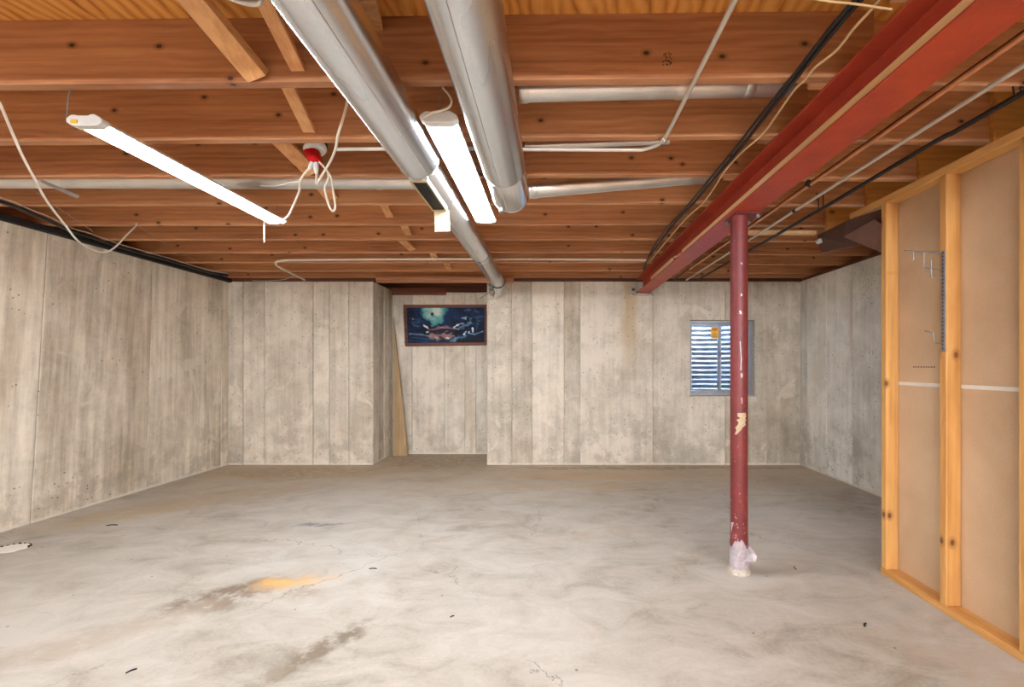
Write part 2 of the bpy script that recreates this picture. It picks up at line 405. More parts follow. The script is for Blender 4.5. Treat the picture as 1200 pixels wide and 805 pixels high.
def drywall():
    t = NT('drywall_backing_paper'); v = t.wpos(); n = t.noise(v, 1.5, 5, 0.6); g = t.noise(v, 120, 3, 0.6)
    col = t.ramp(t.math('ADD', t.math('MULTIPLY', n, 0.8), t.math('MULTIPLY', g, 0.2)), [(0.35, (188, 156, 122)), (0.65, (214, 184, 150))])
    d, c = t.voro(v, 11); sp = t.math('MULTIPLY', t.step(d, 0.03, 0.06, 1, 0), t.math('GREATER_THAN', t.sep(c)[0], 0.8))
    return t.set(Base_Color=t.mix(t.math('MULTIPLY', sp, 0.6), col, lin((120, 90, 66))), Roughness=0.85)
M['drywall'] = drywall()
def emit(name, col, strength):
    t = NT(name); t.set(Base_Color=(0.9, 0.9, 0.9, 1), Emission_Color=col, Emission_Strength=strength); return t.m
M['tube'] = emit('lit_diffuser', (0.86, 0.94, 1.0, 1), TUBE_STRENGTH)
def glass():
    t = NT('window_glass'); tr = t.n('ShaderNodeBsdfTransparent'); gl = t.n('ShaderNodeBsdfGlossy'); gl.inputs['Roughness'].default_value = 0.03
    fr = t.n('ShaderNodeFresnel'); fr.inputs[0].default_value = 1.45
    mx = t.n('ShaderNodeMixShader'); t.put(mx.inputs[0], fr.outputs[0]); t.put(mx.inputs[1], tr.outputs[0]); t.put(mx.inputs[2], gl.outputs[0])
    tr.inputs[0].default_value = (0.92, 0.95, 0.97, 1); t.t.links.new(mx.outputs[0], t.out.inputs['Surface']); return t.m
M['glass'] = glass()
def artmat():
    t = NT('picture_paint'); a = t.n('ShaderNodeVertexColor'); a.layer_name = 'art'
    return t.set(Base_Color=a.outputs['Color'], Roughness=0.6, Specular_IOR_Level=0.25)
M['art'] = artmat()

# ------------------------------------------------------------------ floor
YF = -3.4; XR = 2.95
obj('floor', MB().box(-4.6, 3.3, YF-0.3, 6.3, -0.15, 0.0), M['floor'], kind='structure')

# ------------------------------------------------------------------ walls of cast concrete panels
def bx(px, Y=YB): return (px-U0)*Y/F
def back_panels(root, seams, Y, z0, z1, holes=(), front=-1, mat=None, step=0.0025):
    for i in range(len(seams)-1):
        x0, x1 = seams[i]+0.003, seams[i+1]-0.003
        pr = random.uniform(0.0, 0.006)
        m = MB(); rects = [(x0, x1, z0, z1)]
        for hx0, hx1, hz0, hz1 in holes:
            nr = []
            for a, b, c, d in rects:
                if hx0 >= b or hx1 <= a or hz0 >= d or hz1 <= c: nr.append((a, b, c, d)); continue
                ia, ib = max(a, hx0), min(b, hx1)
                if a < ia: nr.append((a, ia, c, d))
                if ib < b: nr.append((ib, b, c, d))
                if c < hz0: nr.append((ia, ib, c, hz0))
                if hz1 < d: nr.append((ia, ib, hz1, d))
            rects = nr
        for a, b, c, d in rects: m.box(a, b, Y-pr, Y+0.012, c, d)
        obj('panel', m, mat or M['wall'], root, bevel=0.0025 if len(rects) == 1 else 0)

WX0, WX1 = bx(808.5), bx(884.5); WZ0, WZ1 = CH-0.362, CH+0.537
AX0, AX1 = bx(437), bx(571); YA = 5.91
wb = MB()
wb.box(-4.2, AX0-0.002, YB+0.012, YA+0.25, 0, HW)                              # left of the alcove
wb.box(AX1+0.002, WX0, YB+0.012, YB+0.25, 0, HW); wb.box(WX1, 3.3, YB+0.012, YB+0.25, 0, HW)
wb.box(WX0, WX1, YB+0.012, YB+0.25, 0, WZ0); wb.box(WX0, WX1, YB+0.012, YB+0.25, WZ1, HW)
wall_back = obj('wall_back', wb, M['wall'], kind='structure')
ZC = HW
back_panels(wall_back, [bx(267), bx(285), bx(310), bx(367), bx(386), bx(409), bx(437)], YB, 0, HW)
pocket = (0.985, 1.19, CH+0.845, HW)
back_panels(wall_back, [bx(q) for q in (571, 600, 623.5, 661, 680, 765, 850, 938)], YB, 0, HW, holes=[(WX0, WX1, WZ0, WZ1), pocket])
# alcove: its left side, its back
wa = MB().box(AX0-0.002, AX1+0.002, YA+0.012, YA+0.25, 0, HW-0.02)
wall_alcove = obj('wall_alcove', wa, M['wall'], kind='structure')
back_panels(wall_alcove, [AX0+0.012]+[bx(q, YA) for q in (483, 521, 545, 558)]+[AX1-0.012], YA, 0, HW-0.022)
for i, (a, b) in enumerate(((YB, 5.44), (5.44, 5.61), (5.61, 5.78), (5.78, YA))):
    obj('panel', MB().box(AX0-0.012, AX0+random.uniform(0.0, 0.005), a+0.003, b-0.003, 0, HW), M['wall'], wall_alcove, bevel=0.0025)
obj('panel', MB().box(AX1-0.004, AX1+0.25, YB+0.003, YA+0.2, 0, HW), M['wall'], wall_alcove)

# left wall, running slightly out of square
def lx(Y, z):
    d = YB-max(Y, 2.3)
    b = -3.85-0.022*d; t_ = -3.85+0.045*d
    return b+(t_-b)*min(z/HW, 1.0)
def left_hexa(m, y0, y1, off0, off1, z0=0.0, z1=HW):
    m.hexa([(lx(y0, z0)+off0, y0, z0), (lx(y0, z0)+off1, y0, z0), (lx(y1, z0)+off1, y1, z0), (lx(y1, z0)+off0, y1, z0),
            (lx(y0, z1)+off0, y0, z1), (lx(y0, z1)+off1, y0, z1), (lx(y1, z1)+off1, y1, z1), (lx(y1, z1)+off0, y1, z1)])
m = MB(); left_hexa(m, YF, 2.3, -0.6, -0.010); left_hexa(m, 2.3, YB+0.2, -0.6, -0.010)
wall_left = obj('wall_left', m, M['wall_left'], kind='structure')
lseam = [YF, -1.9, -1.0, -0.1, 0.8, 1.6, 2.3, 3.31, 4.23, 4.95, 5.16, YB]
for i in range(len(lseam)-1):
    m = MB(); left_hexa(m, lseam[i]+0.003, lseam[i+1]-0.003, -0.02, random.uniform(0, 0.006))
    obj('panel', m, M['wall_left'], wall_left, bevel=0.0025)
# right wall
wall_right = obj('wall_right', MB().box(XR+0.012, XR+0.3, YF, YB+0.25, 0, HW), M['wall_right'], kind='structure')
rseam = [YF, -2.2, -1.0, 0.2, 1.4, 2.5, 3.5, 3.95, 4.358, 4.764, 5.13, YB]
for i in range(len(rseam)-1):
    obj('panel', MB().box(XR-random.uniform(0, 0.006), XR+0.02, rseam[i]+0.003, rseam[i+1]-0.003, 0, HW), M['wall_right'], wall_right, bevel=0.0025)
obj('wall_front', MB().box(-4.6, 3.3, YF-0.3, YF, 0, HP), M['wall'], kind='structure')

# ------------------------------------------------------------------ ceiling: plywood subfloor with joists
ceil = bpy.data.objects.new('ceiling', None); C.objects.link(ceil); ceil['kind'] = 'structure'; ceil['_o'] = (0, 0, 0)
ys = [YF-0.3, -2.4, -1.2, 0.02, 1.24, 2.46, 3.68, 4.9, 6.3]
for i in range(len(ys)-1):
    for a, b in ((-4.6, -2.4), (-2.4, -0.5), (-0.5, 3.3)):
        ye = ys[i+1]
        if a < -1 or ye < 5.5: obj('plywood_sheet', MB().box(a+0.001, b-0.001, ys[i]+0.001, ye-0.001, HP, HP+0.018), M['ply'], ceil)
        else: obj('plywood_sheet', MB().box(a+0.001, b-0.001, ys[i]+0.001, YB+0.23, HP, HP+0.018), M['ply'], ceil)
ceil_cap = obj('subfloor_backing', MB().box(-4.7, 3.4, YF-0.4, YB+0.24, HP+0.0185, HP+0.10).box(-4.7, AX1+0.25, YB+0.24, 6.4, HP+0.0185, HP+0.10), M['ply'], ceil)
JW = 0.038
def yfront(py): return F*1.031/(V0-py)
left_j = [(99, 92), (166, 160), (207, 205), (240, 237.7), (263.7, 262.3), (281, 280.2), (296.5, 295.5), (308, 307.2), (318, 317.2)]
right_j = [106, 169, 212, 242, 265.3, 283.3, 299, 310.5, 321]
JY = []
def skew_box(x0, x1, ya, yb, z0, z1, th=JW):
    return MB().hexa([(x0, ya, z0), (x1, yb, z0), (x1, yb+th, z0), (x0, ya+th, z0), (x0, ya, z1), (x1, yb, z1), (x1, yb+th, z1), (x0, ya+th, z1)])
for k in range(-7, 1):
    y = 1.595+0.4064*(k-1)
    obj('joist', MB().box(-4.15, 1.15, y, y+JW, HJ, HP), M['joist'], ceil, bevel=0.002)
    obj('joist', MB().box(0.96, 3.2, y+JW, y+2*JW, HJ, HP), M['joist'], ceil, bevel=0.002)
for (a, b), c in zip(left_j, right_j):
    ya, yb = yfront(a), yfront(b)
    xa = (0-U0)*ya/F; xb = (750-U0)*yb/F; s_ = (yb-ya)/(xb-xa)
    x0, x1 = -4.15, 1.15
    y0_, y1_ = ya+s_*(x0-xa), ya+s_*(x1-xa)
    obj('joist', skew_box(x0, x1, y0_, y1_, HJ, HP), M['joist'], ceil, bevel=0.002)
    yr = yfront(c)
    yl = y1_+JW+0.002
    obj('joist', skew_box(0.955, 3.2, yl+(yr-yl)*0.0, yr, HJ, HP), M['joist'], ceil, bevel=0.002)
    JY.append((y0_, y1_, yr, ya, s_, xa))
    if yr < 3.5:   # boards lapped on to the joists over the stud wall
        obj('lapped_board', MB().box(2.02, 2.93, yr-JW-0.006, yr-0.006, CH+0.951, HP-0.002), M['block'], ceil, bevel=0.002)
for yv in (1.63-0.4064-JW-0.01, 1.63-0.8128-JW-0.01):
    obj('lapped_board', MB().box(2.02, 2.93, yv, yv+JW, CH+0.951, HP-0.002), M['block'], ceil, bevel=0.002)
def jy(i, X):      # front face of left joist i (1-based) at X
    _, _, _, ya, s_, xa = JY[i-1]; return ya+s_*(X-xa)
m = MB()
for k in range(34):      # smudged grading stamp on the nearest joist
    px, py = random.uniform(777, 787), random.uniform(61, 78); q = P(px, py, 1.0); Y = jy(1, 0.4)-0.0012; q = P(px, py, Y); e = random.uniform(0.0012, 0.003)
    m.box(q.x-e, q.x+e, Y, Y+0.0008, q.z-e*0.7, q.z+e*0.7)
obj('ink_stamp', m, M['dark'], ceil, kind='stuff')
obj('furring_strip', MB().box(1.2, 2.02, 3.385, 3.423, HJ-0.028, HJ-0.001), M['strip'], ceil)
# rim boards and sill plates on top of the walls
rim = [('rim_board', (-4.2, AX0-0.3, YB+0.06, YB+0.10, HW+0.038, HP)), ('rim_board', (AX1+0.1, 3.2, YB+0.06, YB+0.10, HW+0.038, HP)),
       ('rim_board', (-4.2, AX1+0.2, YA+0.06, YA+0.10, HW-0.02, HP)), ('rim_board', (-4.2, -4.16, YF, YA, HW, HP)), ('rim_board', (3.2, 3.24, YF, YA, HW, HP))]
rim.append(('rim_board', (AX1+0.16, AX1+0.20, YB+0.10, YA+0.06, HW-0.02, HP)))
for n_, b_ in rim: obj(n_, MB().box(*b_), M['darkwood'], ceil)
obj('sill_plate', MB().box(-4.1, AX0, YB+0.012, YB+0.15, HW, HW+0.037), M['darkwood'], ceil)
obj('sill_plate', MB().box(AX1, 3.0, YB+0.012, YB+0.15, HW, HW+0.037), M['darkwood'], ceil)
obj('sill_plate', MB().box(AX0-0.05, bx(523, YA), YA-0.02, YA+0.12, HW-0.06, HW+0.037), M['darkwood'], ceil)
obj('sill_plate', MB().box(bx(523, YA), AX1+0.05, YA+0.005, YA+0.12, HW-0.022, HW+0.037), M['darkwood'], ceil)
obj('sill_plate', MB().box(XR+0.02, XR+0.16, YF, YB, HW, HW+0.037), M['darkwood'], ceil)
m = MB(); left_hexa(m, 2.3, YB, -0.15, 0.0, HW, HW+0.036); left_hexa(m, YF, 2.3, -0.15, 0.0, HW, HW+0.036)
obj('sill_plate', m, M['darkwood'], ceil)
hb = MB().hexa([(bx(446), 5.12, CH+0.955), (bx(603), 5.12, CH+0.955), (bx(603), 5.158, CH+0.955), (bx(446), 5.158, CH+0.955),
                (bx(446), 5.12, HJ-0.001), (bx(603), 5.12, HJ-0.001), (bx(603), 5.158, HJ-0.001), (bx(446), 5.158, HJ-0.001)])
obj('header_board', hb, M['joist'], ceil, bevel=0.002)
obj('header_board', MB().box(-4.1, 3.1, 5.222, 5.26, HJ, HP), M['joist'], ceil, bevel=0.002)

# cross bridging between the joists
def bridge(pa, pb, wd, th=0.019):
    obj('bridging', MB().beam(pa, pb, wd, th), M['bridge'], ceil, bevel=0.0015)
bridge(P(303, 90, 1.612), (-1.19, 1.27, HP-0.02), 0.082, 0.038)
bridge(P(350, 82, 1.612), (-0.925, 1.27, HP-0.02), 0.052)
bridge((-0.655, 1.615, HP-0.03), (-0.545, 1.27, HJ+0.03), 0.075, 0.038)
bridge(P(363, 154, jy(2, -1.1)-0.012), (-1.085, jy(1, -1.1)+JW+0.01, HP-0.02), 0.055)
bridge(P(367, 203, jy(3, -1.3)-0.012), (-1.47, jy(2, -1.4)+JW+0.01, HP-0.02), 0.088)
bridge(P(390, 233, jy(4, -1.4)-0.012), (-1.49, jy(3, -1.4)+JW+0.01, HP-0.02), 0.085)
bridge(P(457, 254, jy(5, -1.2)-0.012), (-1.19, jy(4, -1.2)+JW+0.01, HP-0.02), 0.055)
bridge(P(479, 275, jy(6, -1.2)-0.012), (-1.19, jy(5, -1.2)+JW+0.01, HP-0.02), 0.06)
bridge(P(484, 292.5, jy(7, -1.2)-0.012), (-1.48, jy(6, -1.2)+JW+0.01, HP-0.02), 0.07)
bridge(P(510, 305, jy(8, -1.2)-0.012), (-1.17, jy(7, -1.2)+JW+0.01, HP-0.02), 0.065)
bridge(P(526, 315, jy(9, -1.2)-0.012), (-1.13, jy(8, -1.2)+JW+0.01, HP-0.02), 0.07)
# black strip along the top of the left wall, seen as a dark band
m = MB()
for (y0, y1) in ((0.4, 2.3), (2.3, 3.2), (3.2, 4.2), (4.2, YB)):
    left_hexa(m, y0, y1, 0.002, 0.050, HW-0.012, HJ-0.004)
obj('trim_1', m, M['top_strip'], kind='structure', bevel=0.006)

# ------------------------------------------------------------------ window
wc = ((WX0+WX1)/2, YB+0.10, WZ0)
win = bpy.data.objects.new('window_1', None); C.objects.link(win); win.location = wc; win['_o'] = wc; win['kind'] = 'structure'
a = MB()
y0, y1 = YB+0.075, YB+0.155
a.box(WX0, WX0+0.03, y0, y1, WZ0, WZ1).box(WX1-0.03, WX1, y0, y1, WZ0, WZ1).box(WX0+0.03, WX1-0.03, y0, y1, WZ0, WZ0+0.035).box(WX0+0.03, WX1-0.03, y0, y1, WZ1-0.03, WZ1)
obj('window_frame', a, M['alu'], win, bevel=0.002)
xm = bx(843.5, 5.36)
for (sx0, sx1, yy) in ((WX0+0.03, xm+0.017, YB+0.085), (xm-0.017, WX1-0.03, YB+0.115)):
    s_ = MB(); q = 0.022
    s_.box(sx0, sx0+q, yy, yy+0.02, WZ0+0.035, WZ1-0.03).box(sx1-q, sx1, yy, yy+0.02, WZ0+0.035, WZ1-0.03)
    s_.box(sx0+q, sx1-q, yy, yy+0.02, WZ0+0.035, WZ0+0.06).box(sx0+q, sx1-q, yy, yy+0.02, WZ1-0.052, WZ1-0.03)
    so = obj('sash', s_, M['alu'], win, bevel=0.0015)
    obj('pane', MB().box(sx0+q, sx1-q, yy+0.008, yy+0.012, WZ0+0.06, WZ1-0.052), M['glass'], so)
obj('latch', MB().box(xm-0.008, xm+0.010, YB+0.072, YB+0.085, CH+0.10, CH+0.17), M['steel'], win, bevel=0.002)
c0, c1 = P(833, 396.5, YB+0.09), P(842, 383, YB+0.09)
st = obj('sticker', MB().box(c0.x, c1.x, YB+0.088, YB+0.0905, c0.z, c1.z), M['yellow'], win)
mm = MB(); sw = c1.x-c0.x
mm.box(c0.x+sw*0.15, c1.x-sw*0.15, YB+0.0868, YB+0.0878, c1.z-0.052, c1.z-0.012)
for k in range(4): mm.box(c0.x+sw*0.15, c1.x-sw*(0.2+0.12*(k % 2)), YB+0.0868, YB+0.0878, c0.z+0.012+k*0.017, c0.z+0.020+k*0.017)
obj('sticker_print', mm, M['orange'], st)
m = MB().box(WX0-0.012, WX1+0.012, YB-0.009, YB+0.075, WZ0-0.012, WZ0+0.001)
obj('window_sill', m, M['mortar'], win, bevel=0.002)
obj('window_reveal', MB().box(WX1-0.006, WX1+0.012, YB-0.009, YB+0.075, WZ0, WZ1+0.005), M['mortar'], win, bevel=0.002)
# corrugated well outside
m = MB(); prof = []
z = 0.55
while z < 2.05: prof.append((0.50+0.014*math.sin(2*PI*z/0.0625), z)); z += 0.0625/8
m.lathe(prof, ((WX0+WX1)/2, YB+0.26), 'Z', 40, 0.0, PI)
well = tag(obj('window_well', m, M['corr'], origin=((WX0+WX1)/2, YB+0.3, 0.55), smooth=True, keep=True), 'curved galvanised corrugated steel well seen through the basement window', 'window well')
so_ = well.modifiers.new('thick', 'SOLIDIFY'); so_.thickness = 0.004
m = MB(); m.lathe([(0.0, 0.60), (0.49, 0.60)], ((WX0+WX1)/2, YB+0.26), 'Z', 40, 0.0, PI)
obj('gravel_bed', m, M['mortar'], well)

# ------------------------------------------------------------------ steel beam
BX0, BX1 = 1.005, 1.164; BZ0, BZ1 = CH+0.859, HJ-0.002
bt = thing('steel_beam', 'red primed steel I-beam running under the joists into the back wall', 'beam', (1.0845, YB, BZ0))
y0, y1 = -3.3, 5.36
m = MB(); tf = 0.010
prof = [(BX0, BZ0), (BX1, BZ0), (BX1, BZ0+tf), (1.0845+0.004, BZ0+tf+0.004), (1.0845+0.004, BZ1-tf-0.004), (BX1, BZ1-tf), (BX1, BZ1), (BX0, BZ1), (BX0, BZ1-tf), (1.0845-0.004, BZ1-tf-0.004), (1.0845-0.004, BZ0+tf+0.004), (BX0, BZ0+tf)]
m.prism([(x, y0, z) for x, z in prof], (0, y1-y0, 0))
obj('beam_section', m, M['beam'], bt, bevel=0.0015)
ws = tag(obj('wood_strip', MB().beam((1.021, -0.5, CH+0.886), (1.021, 3.46, CH+0.886), 0.018, 0.030), M['strip'], origin=(1.021, 1.5, CH+0.87), bevel=0.001),
         'long pale wooden strip lying on the lower flange of the red beam', 'wood strip')
m = MB()
m.beam((1.014, 3.74, CH+0.887), (1.014, 4.52, CH+0.885), 0.018, 0.034)
tag(obj('wood_shim', m, M['strip'], origin=(1.03, 4.1, CH+0.87), bevel=0.001), 'short broad wooden shim on the red beam near the back wall', 'wood strip')
m = MB(); m.beam((1.015, 3.50, CH+0.878), (1.05, 3.62, CH+0.892), 0.03, 0.009); m.beam((0.99, 3.60, CH+0.875), (1.03, 3.53, CH+0.882), 0.02, 0.008)
tag(obj('wood_splinter', m, M['strip'], origin=(1.03, 3.56, CH+0.87), bevel=0.001), 'broken end of wooden strip on the red beam flange', 'wood strip')
# mortar packing round the beam pocket
m = MB()
for (cx_, cz_, w_, h_) in ((0.965, CH+0.93, 0.05, 0.09), (0.955, CH+0.865, 0.07, 0.07), (1.07, CH+0.838, 0.20, 0.022), (1.21, CH+0.90, 0.04, 0.10)):
    pts = []
    for k in range(11):
        an = 2*PI*k/11; rr = random.uniform(0.8, 1.15); pts.append((cx_+math.cos(an)*w_*rr/1.5, YB-0.018, cz_+math.sin(an)*h_*rr/1.5))
    m.prism(pts, (0, 0.02, 0))
obj('mortar_patch', m, M['mortar'], wall_back, bevel=0.004)

# ------------------------------------------------------------------ steel column
cx, cy = 1.072, 2.545; r = 0.0475
ct = thing('steel_column', 'red painted round steel post holding up the beam, chipped at its base', 'column', (cx, cy, 0))
m = MB().lathe([(r, 0.02), (r, BZ0-0.012)], (cx, cy), 'Z', 32, caps=True)
obj('post', m, M['column'], ct, smooth=True)
obj('cap_plate', MB().box(cx-0.045, cx+0.105, cy-0.075, cy+0.09, BZ0-0.012, BZ0-0.001), M['column'], ct, bevel=0.002)
for dx, dy in ((-0.035, 0.075), (0.085, -0.05), (0.085, 0.07)):
    obj('bolt', MB().lathe([(0.011, BZ0-0.03), (0.011, BZ0-0.012)], (cx+dx, cy+dy), 'Z', 6, caps=True), M['steel'], ct)
m = MB().lathe([(0.062, 0.0), (0.060, 0.012), (0.052, 0.022), (0.050, 0.03)], (cx, cy), 'Z', 20, jit=0.003, caps=True)
obj('mortar_collar', m, M['mortar'], ct)
# cream scrape and chips
def cyl_patch(pts, off=0.0008):    # polygon of (px, py) laid on the post front
    out = []
    for px, py in pts:
        X = (px-U0)*(cy-r)/F; dx = max(-0.99, min(0.99, (X-cx)/r)); an = math.asin(dx)
        z_ = CH-(py-V0)*(cy-r*math.cos(an))/F
        out.append((cx+(r+off)*math.sin(an), cy-(r+off)*math.cos(an), z_))
    return out
def cyl_strip(m, rows, off=0.0012):   # rows of (py, px left, px right)
    n = 5; base = len(m.v)
    for py, a_, b_ in rows:
        m.v += [Vector(q) for q in cyl_patch([(a_+(b_-a_)*k/(n-1), py) for k in range(n)], off)]
    for i in range(len(rows)-1):
        for k in range(n-1):
            q = base+i*n+k; m.f.append((q, q+1, q+n+1, q+n))
m = MB()
cyl_strip(m, [(484, 865, 874), (488, 865, 875), (490, 868, 873), (492, 864, 875), (495, 866, 873), (498, 865, 874), (501, 863, 870), (504, 864, 868.5), (509, 862.5, 864)])
obj('scrape', m, M['scrape'], ct, smooth=True)
for rows in ([(437, 868.6, 869.8), (440, 868, 870.5), (443, 868.8, 869.6)], [(400, 867, 868), (420, 868.2, 869.2), (434, 867.6, 869)], [(364, 866.5, 868.5), (368, 867, 869.5)], [(344, 868.2, 869.6), (347, 868, 870)],
             [(466, 868.6, 869.8), (473, 869.2, 870)], [(529, 857.2, 858.6), (533, 857, 859.3)], [(612, 858, 862), (618, 857.2, 861), (624, 857, 860)]):
    m = MB(); cyl_strip(m, rows, 0.001); obj('paint_chip', m, M['plastic'], ct, smooth=True)
# torn plastic film round the foot
m = MB(); n = 26; prof = []
for j, zz in enumerate([0.030, 0.055, 0.080, 0.105, 0.130, 0.150, 0.172]):
    for k in range(n):
        an = 2*PI*k/n
        jag = 0.03*math.sin(3*an+1.1)+0.015*math.sin(7*an) if j == 6 else 0
        rr = r+0.003+0.0035*(0.5+0.5*math.sin(5*an+j*1.7))+0.002*math.sin(9*an+j*2.3)
        m.v.append(Vector((cx+rr*math.cos(an), cy+rr*math.sin(an), zz+jag)))
for j in range(6):
    for k in range(n):
        a_ = j*n+k; b_ = j*n+(k+1) % n; m.f.append((a_, b_, b_+n, a_+n))
b0 = len(m.v)
m.v += [Vector(q) for q in ((cx+0.030, cy-0.042, 0.10), (cx+0.048, cy-0.012, 0.165), (cx+0.078, cy-0.055, 0.115), (cx+0.068, cy-0.062, 0.085), (cx-0.005, cy-0.056, 0.082), (cx+0.05, cy-0.045, 0.125))]
m.f += [(b0, b0+4, b0+3, b0+5), (b0+5, b0+3, b0+2), (b0, b0+5, b0+1), (b0+1, b0+5, b0+2)]
tag(obj('plastic_film', m, M['plastic'], origin=(cx, cy, 0.03)), 'torn milky plastic film wrapped round the foot of the red post', 'plastic film')

# ------------------------------------------------------------------ ducts
def ring_prof(r_, y): return [(r_, y-0.010), (r_+0.004, y-0.006), (r_+0.004, y+0.006), (r_, y+0.010)]
DX, DZ = -0.604, CH+0.935
d1 = thing('heating_duct', 'left galvanised round duct running from foreground to the back wall', 'duct', (DX, 2.5, DZ))
obj('duct_section', MB().lathe([(0.096, -3.3), (0.096, 1.975), (0.099, 1.980), (0.099, 1.990), (0.094, 1.995), (0.077, 2.05)], (DX, DZ), 'Y', 64), M['duct'], d1, smooth=True)
obj('duct_section', MB().lathe([(0.077, 2.04), (0.077, 3.66), (0.080, 3.665), (0.080, 3.675), (0.0775, 3.68), (0.0775, 3.76)], (DX, DZ), 'Y', 56), M['duct'], d1, smooth=True)
obj('duct_section', MB().lathe([(0.0765, 3.755), (0.079, 3.76), (0.079, 3.77), (0.0765, 3.775), (0.0765, 5.0)], (DX, DZ), 'Y', 56), M['duct'], d1, smooth=True)
for yy in (0.9, ):
    obj('joint_ring', MB().lathe(ring_prof(0.0965, yy), (DX, DZ), 'Y', 48), M['duct'], d1, smooth=True)
an = math.radians(-62)
obj('lock_seam', MB().tube([(DX+0.0955*math.cos(an), -3.2, DZ+0.0955*math.sin(an)), (DX+0.0955*math.cos(an), 1.97, DZ+0.0955*math.sin(an))], 0.0022, 6), M['duct'], d1, smooth=True)
# boot on the left side with an opening and a hanging cream damper plate
m = MB(); X0, X1, Y0, Y1, Z0, Z1 = -0.69, -0.572, 2.04, 2.42, CH+0.845, DZ
t_ = 0.004
m.hexa([(-0.655, Y0, Z0), (-0.651, Y0, Z0), (-0.651, Y1, Z0), (-0.655, Y1, Z0), (X0, Y0, Z1), (X0+t_, Y0, Z1), (X0+t_, Y1, Z1), (X0, Y1, Z1)])
m.box(X1-t_, X1, Y0, Y1, Z0, Z1).hexa([(-0.655, Y0-t_, Z0), (X1, Y0-t_, Z0), (X1, Y0, Z0), (-0.655, Y0, Z0), (X0, Y0-t_, Z1), (X1, Y0-t_, Z1), (X1, Y0, Z1), (X0, Y0, Z1)])
m.hexa([(-0.655, Y1, Z0), (X1, Y1, Z0), (X1, Y1+t_, Z0), (-0.655, Y1+t_, Z0), (X0, Y1, Z1), (X1, Y1, Z1), (X1, Y1+t_, Z1), (X0, Y1+t_, Z1)])
obj('boot', m, M['duct'], d1)
m = MB(); zf = Z0-0.003
m.box(-0.654, -0.646, Y0-0.01, Y1+0.01, zf, Z0+0.001).box(-0.581, -0.572, Y0-0.01, Y1+0.01, zf, Z0+0.001).box(-0.646, -0.581, Y0-0.01, Y0+0.008, zf, Z0+0.001).box(-0.646, -0.581, Y1-0.008, Y1+0.01, zf, Z0+0.001)
obj('boot_rim', m, M['cream'], d1)
obj('opening', MB().box(-0.648, -0.579, Y0+0.004, Y1-0.004, Z0+0.004, Z0+0.008), M['dark'], d1)  # dark sheet across the boot, standing for the shade inside it
pl = MB().beam((-0.604, Y1+0.004, Z0-0.0), (-0.600, Y1+0.012, Z0-0.112), 0.082, 0.003)
obj('damper_plate', pl, M['cream'], d1)
# crumpled foil where it meets the wall
m = MB(); n = 24; rows = 9
for j in range(rows):
    tt = j/(rows-1); yy = 4.935+0.22*tt
    for k in range(n):
        a_ = 2*PI*k/n; nn = mnoise.noise(Vector((math.cos(a_)*3, math.sin(a_)*3, tt*7)))
        rr = 0.084+0.030*nn*(1 if j else 0.2)-0.016*tt
        m.v.append(Vector((DX+rr*math.cos(a_)-0.055*tt, yy+0.014*nn, DZ+rr*math.sin(a_)-0.085*tt)))
for j in range(rows-1):
    for k in range(n):
        a_ = j*n+k; b_ = j*n+(k+1) % n; m.f.append((a_, b_, b_+n, a_+n))
m.f.append(tuple((rows-1)*n+k for k in range(n)))
obj('foil_wrap', m, M['foil'], d1)
q = P(563, 349, 5.02)
obj('wire_end', MB().tube([P(562, 349.5, 5.02), P(577, 341, 5.0)], 0.005, 6), M['steel'], d1)

EX, EZ = -0.226, CH+0.932
d2 = thing('return_duct', 'right galvanised round duct, capped short beside the second shop light', 'duct', (EX, 1.2, EZ))
obj('duct_section', MB().lathe([(0.0987, -3.3), (0.0987, 2.07), (0.1005, 2.073), (0.1005, 2.082), (0.0985, 2.085)], (EX, EZ), 'Y', 64), M['duct'], d2, smooth=True)
obj('end_cap', MB().lathe([(0.0978, 2.075), (0.0978, 2.40), (0.1005, 2.405), (0.1005, 2.425), (0.096, 2.432), (0.001, 2.436)], (EX, EZ), 'Y', 64), M['duct'], d2, smooth=True)
obj('clip', MB().box(EX-0.062, EX-0.038, 2.39, 2.425, EZ-0.103, EZ-0.088), M['steel'], d2, bevel=0.003)
an = math.radians(-100)
obj('lock_seam', MB().tube([(EX+0.0982*math.cos(an), -3.2, EZ+0.0982*math.sin(an)), (EX+0.0982*math.cos(an), 2.4, EZ+0.0982*math.sin(an))], 0.0022, 6), M['duct'], d2, smooth=True)
# branch pipes in the joist bays
def branch(name, label, A, B, r_, rings=()):
    th_ = thing(name, label, 'pipe', A)
    obj('pipe_section', MB().tube([A, B], r_, 28), M['pipe'], th_, smooth=True)
    A, B = Vector(A), Vector(B); d = (B-A).normalized()
    for q_ in rings:
        c_ = A+d*q_
        obj('collar', MB().tube([c_-d*0.02, c_-d*0.012, c_+d*0.012, c_+d*0.02], r_+0.003, 28, rfun=lambda u: r_+(0.003 if 0.2 < u < 0.8 else 0.0005)), M['pipe'], th_, smooth=True)
branch('branch_pipe', 'thick galvanised branch pipe just behind the nearest joist, right of ducts', (-0.13, 1.80, CH+1.115), (1.0, 1.86, CH+1.175), 0.044, (0.015, 0.66, 0.95))
branch('branch_pipe', 'galvanised branch pipe sloping up rightwards from the capped duct', (-0.135, 2.58, CH+1.017), (0.95, 2.62, CH+1.125), 0.045, (0.03, ))
branch('branch_pipe', 'galvanised branch pipe running leftwards from the long duct, behind the red socket', (-0.68, 2.56, CH+1.068), (-3.3, 2.56, CH+1.074), 0.050, (0.03, 0.32))
branch('branch_pipe', 'thin silver pipe above the horizontal conduit, half hidden by joist', (-0.13, 2.115, CH+1.044), (0.56, 2.125, CH+1.075), 0.016, (0.03,))
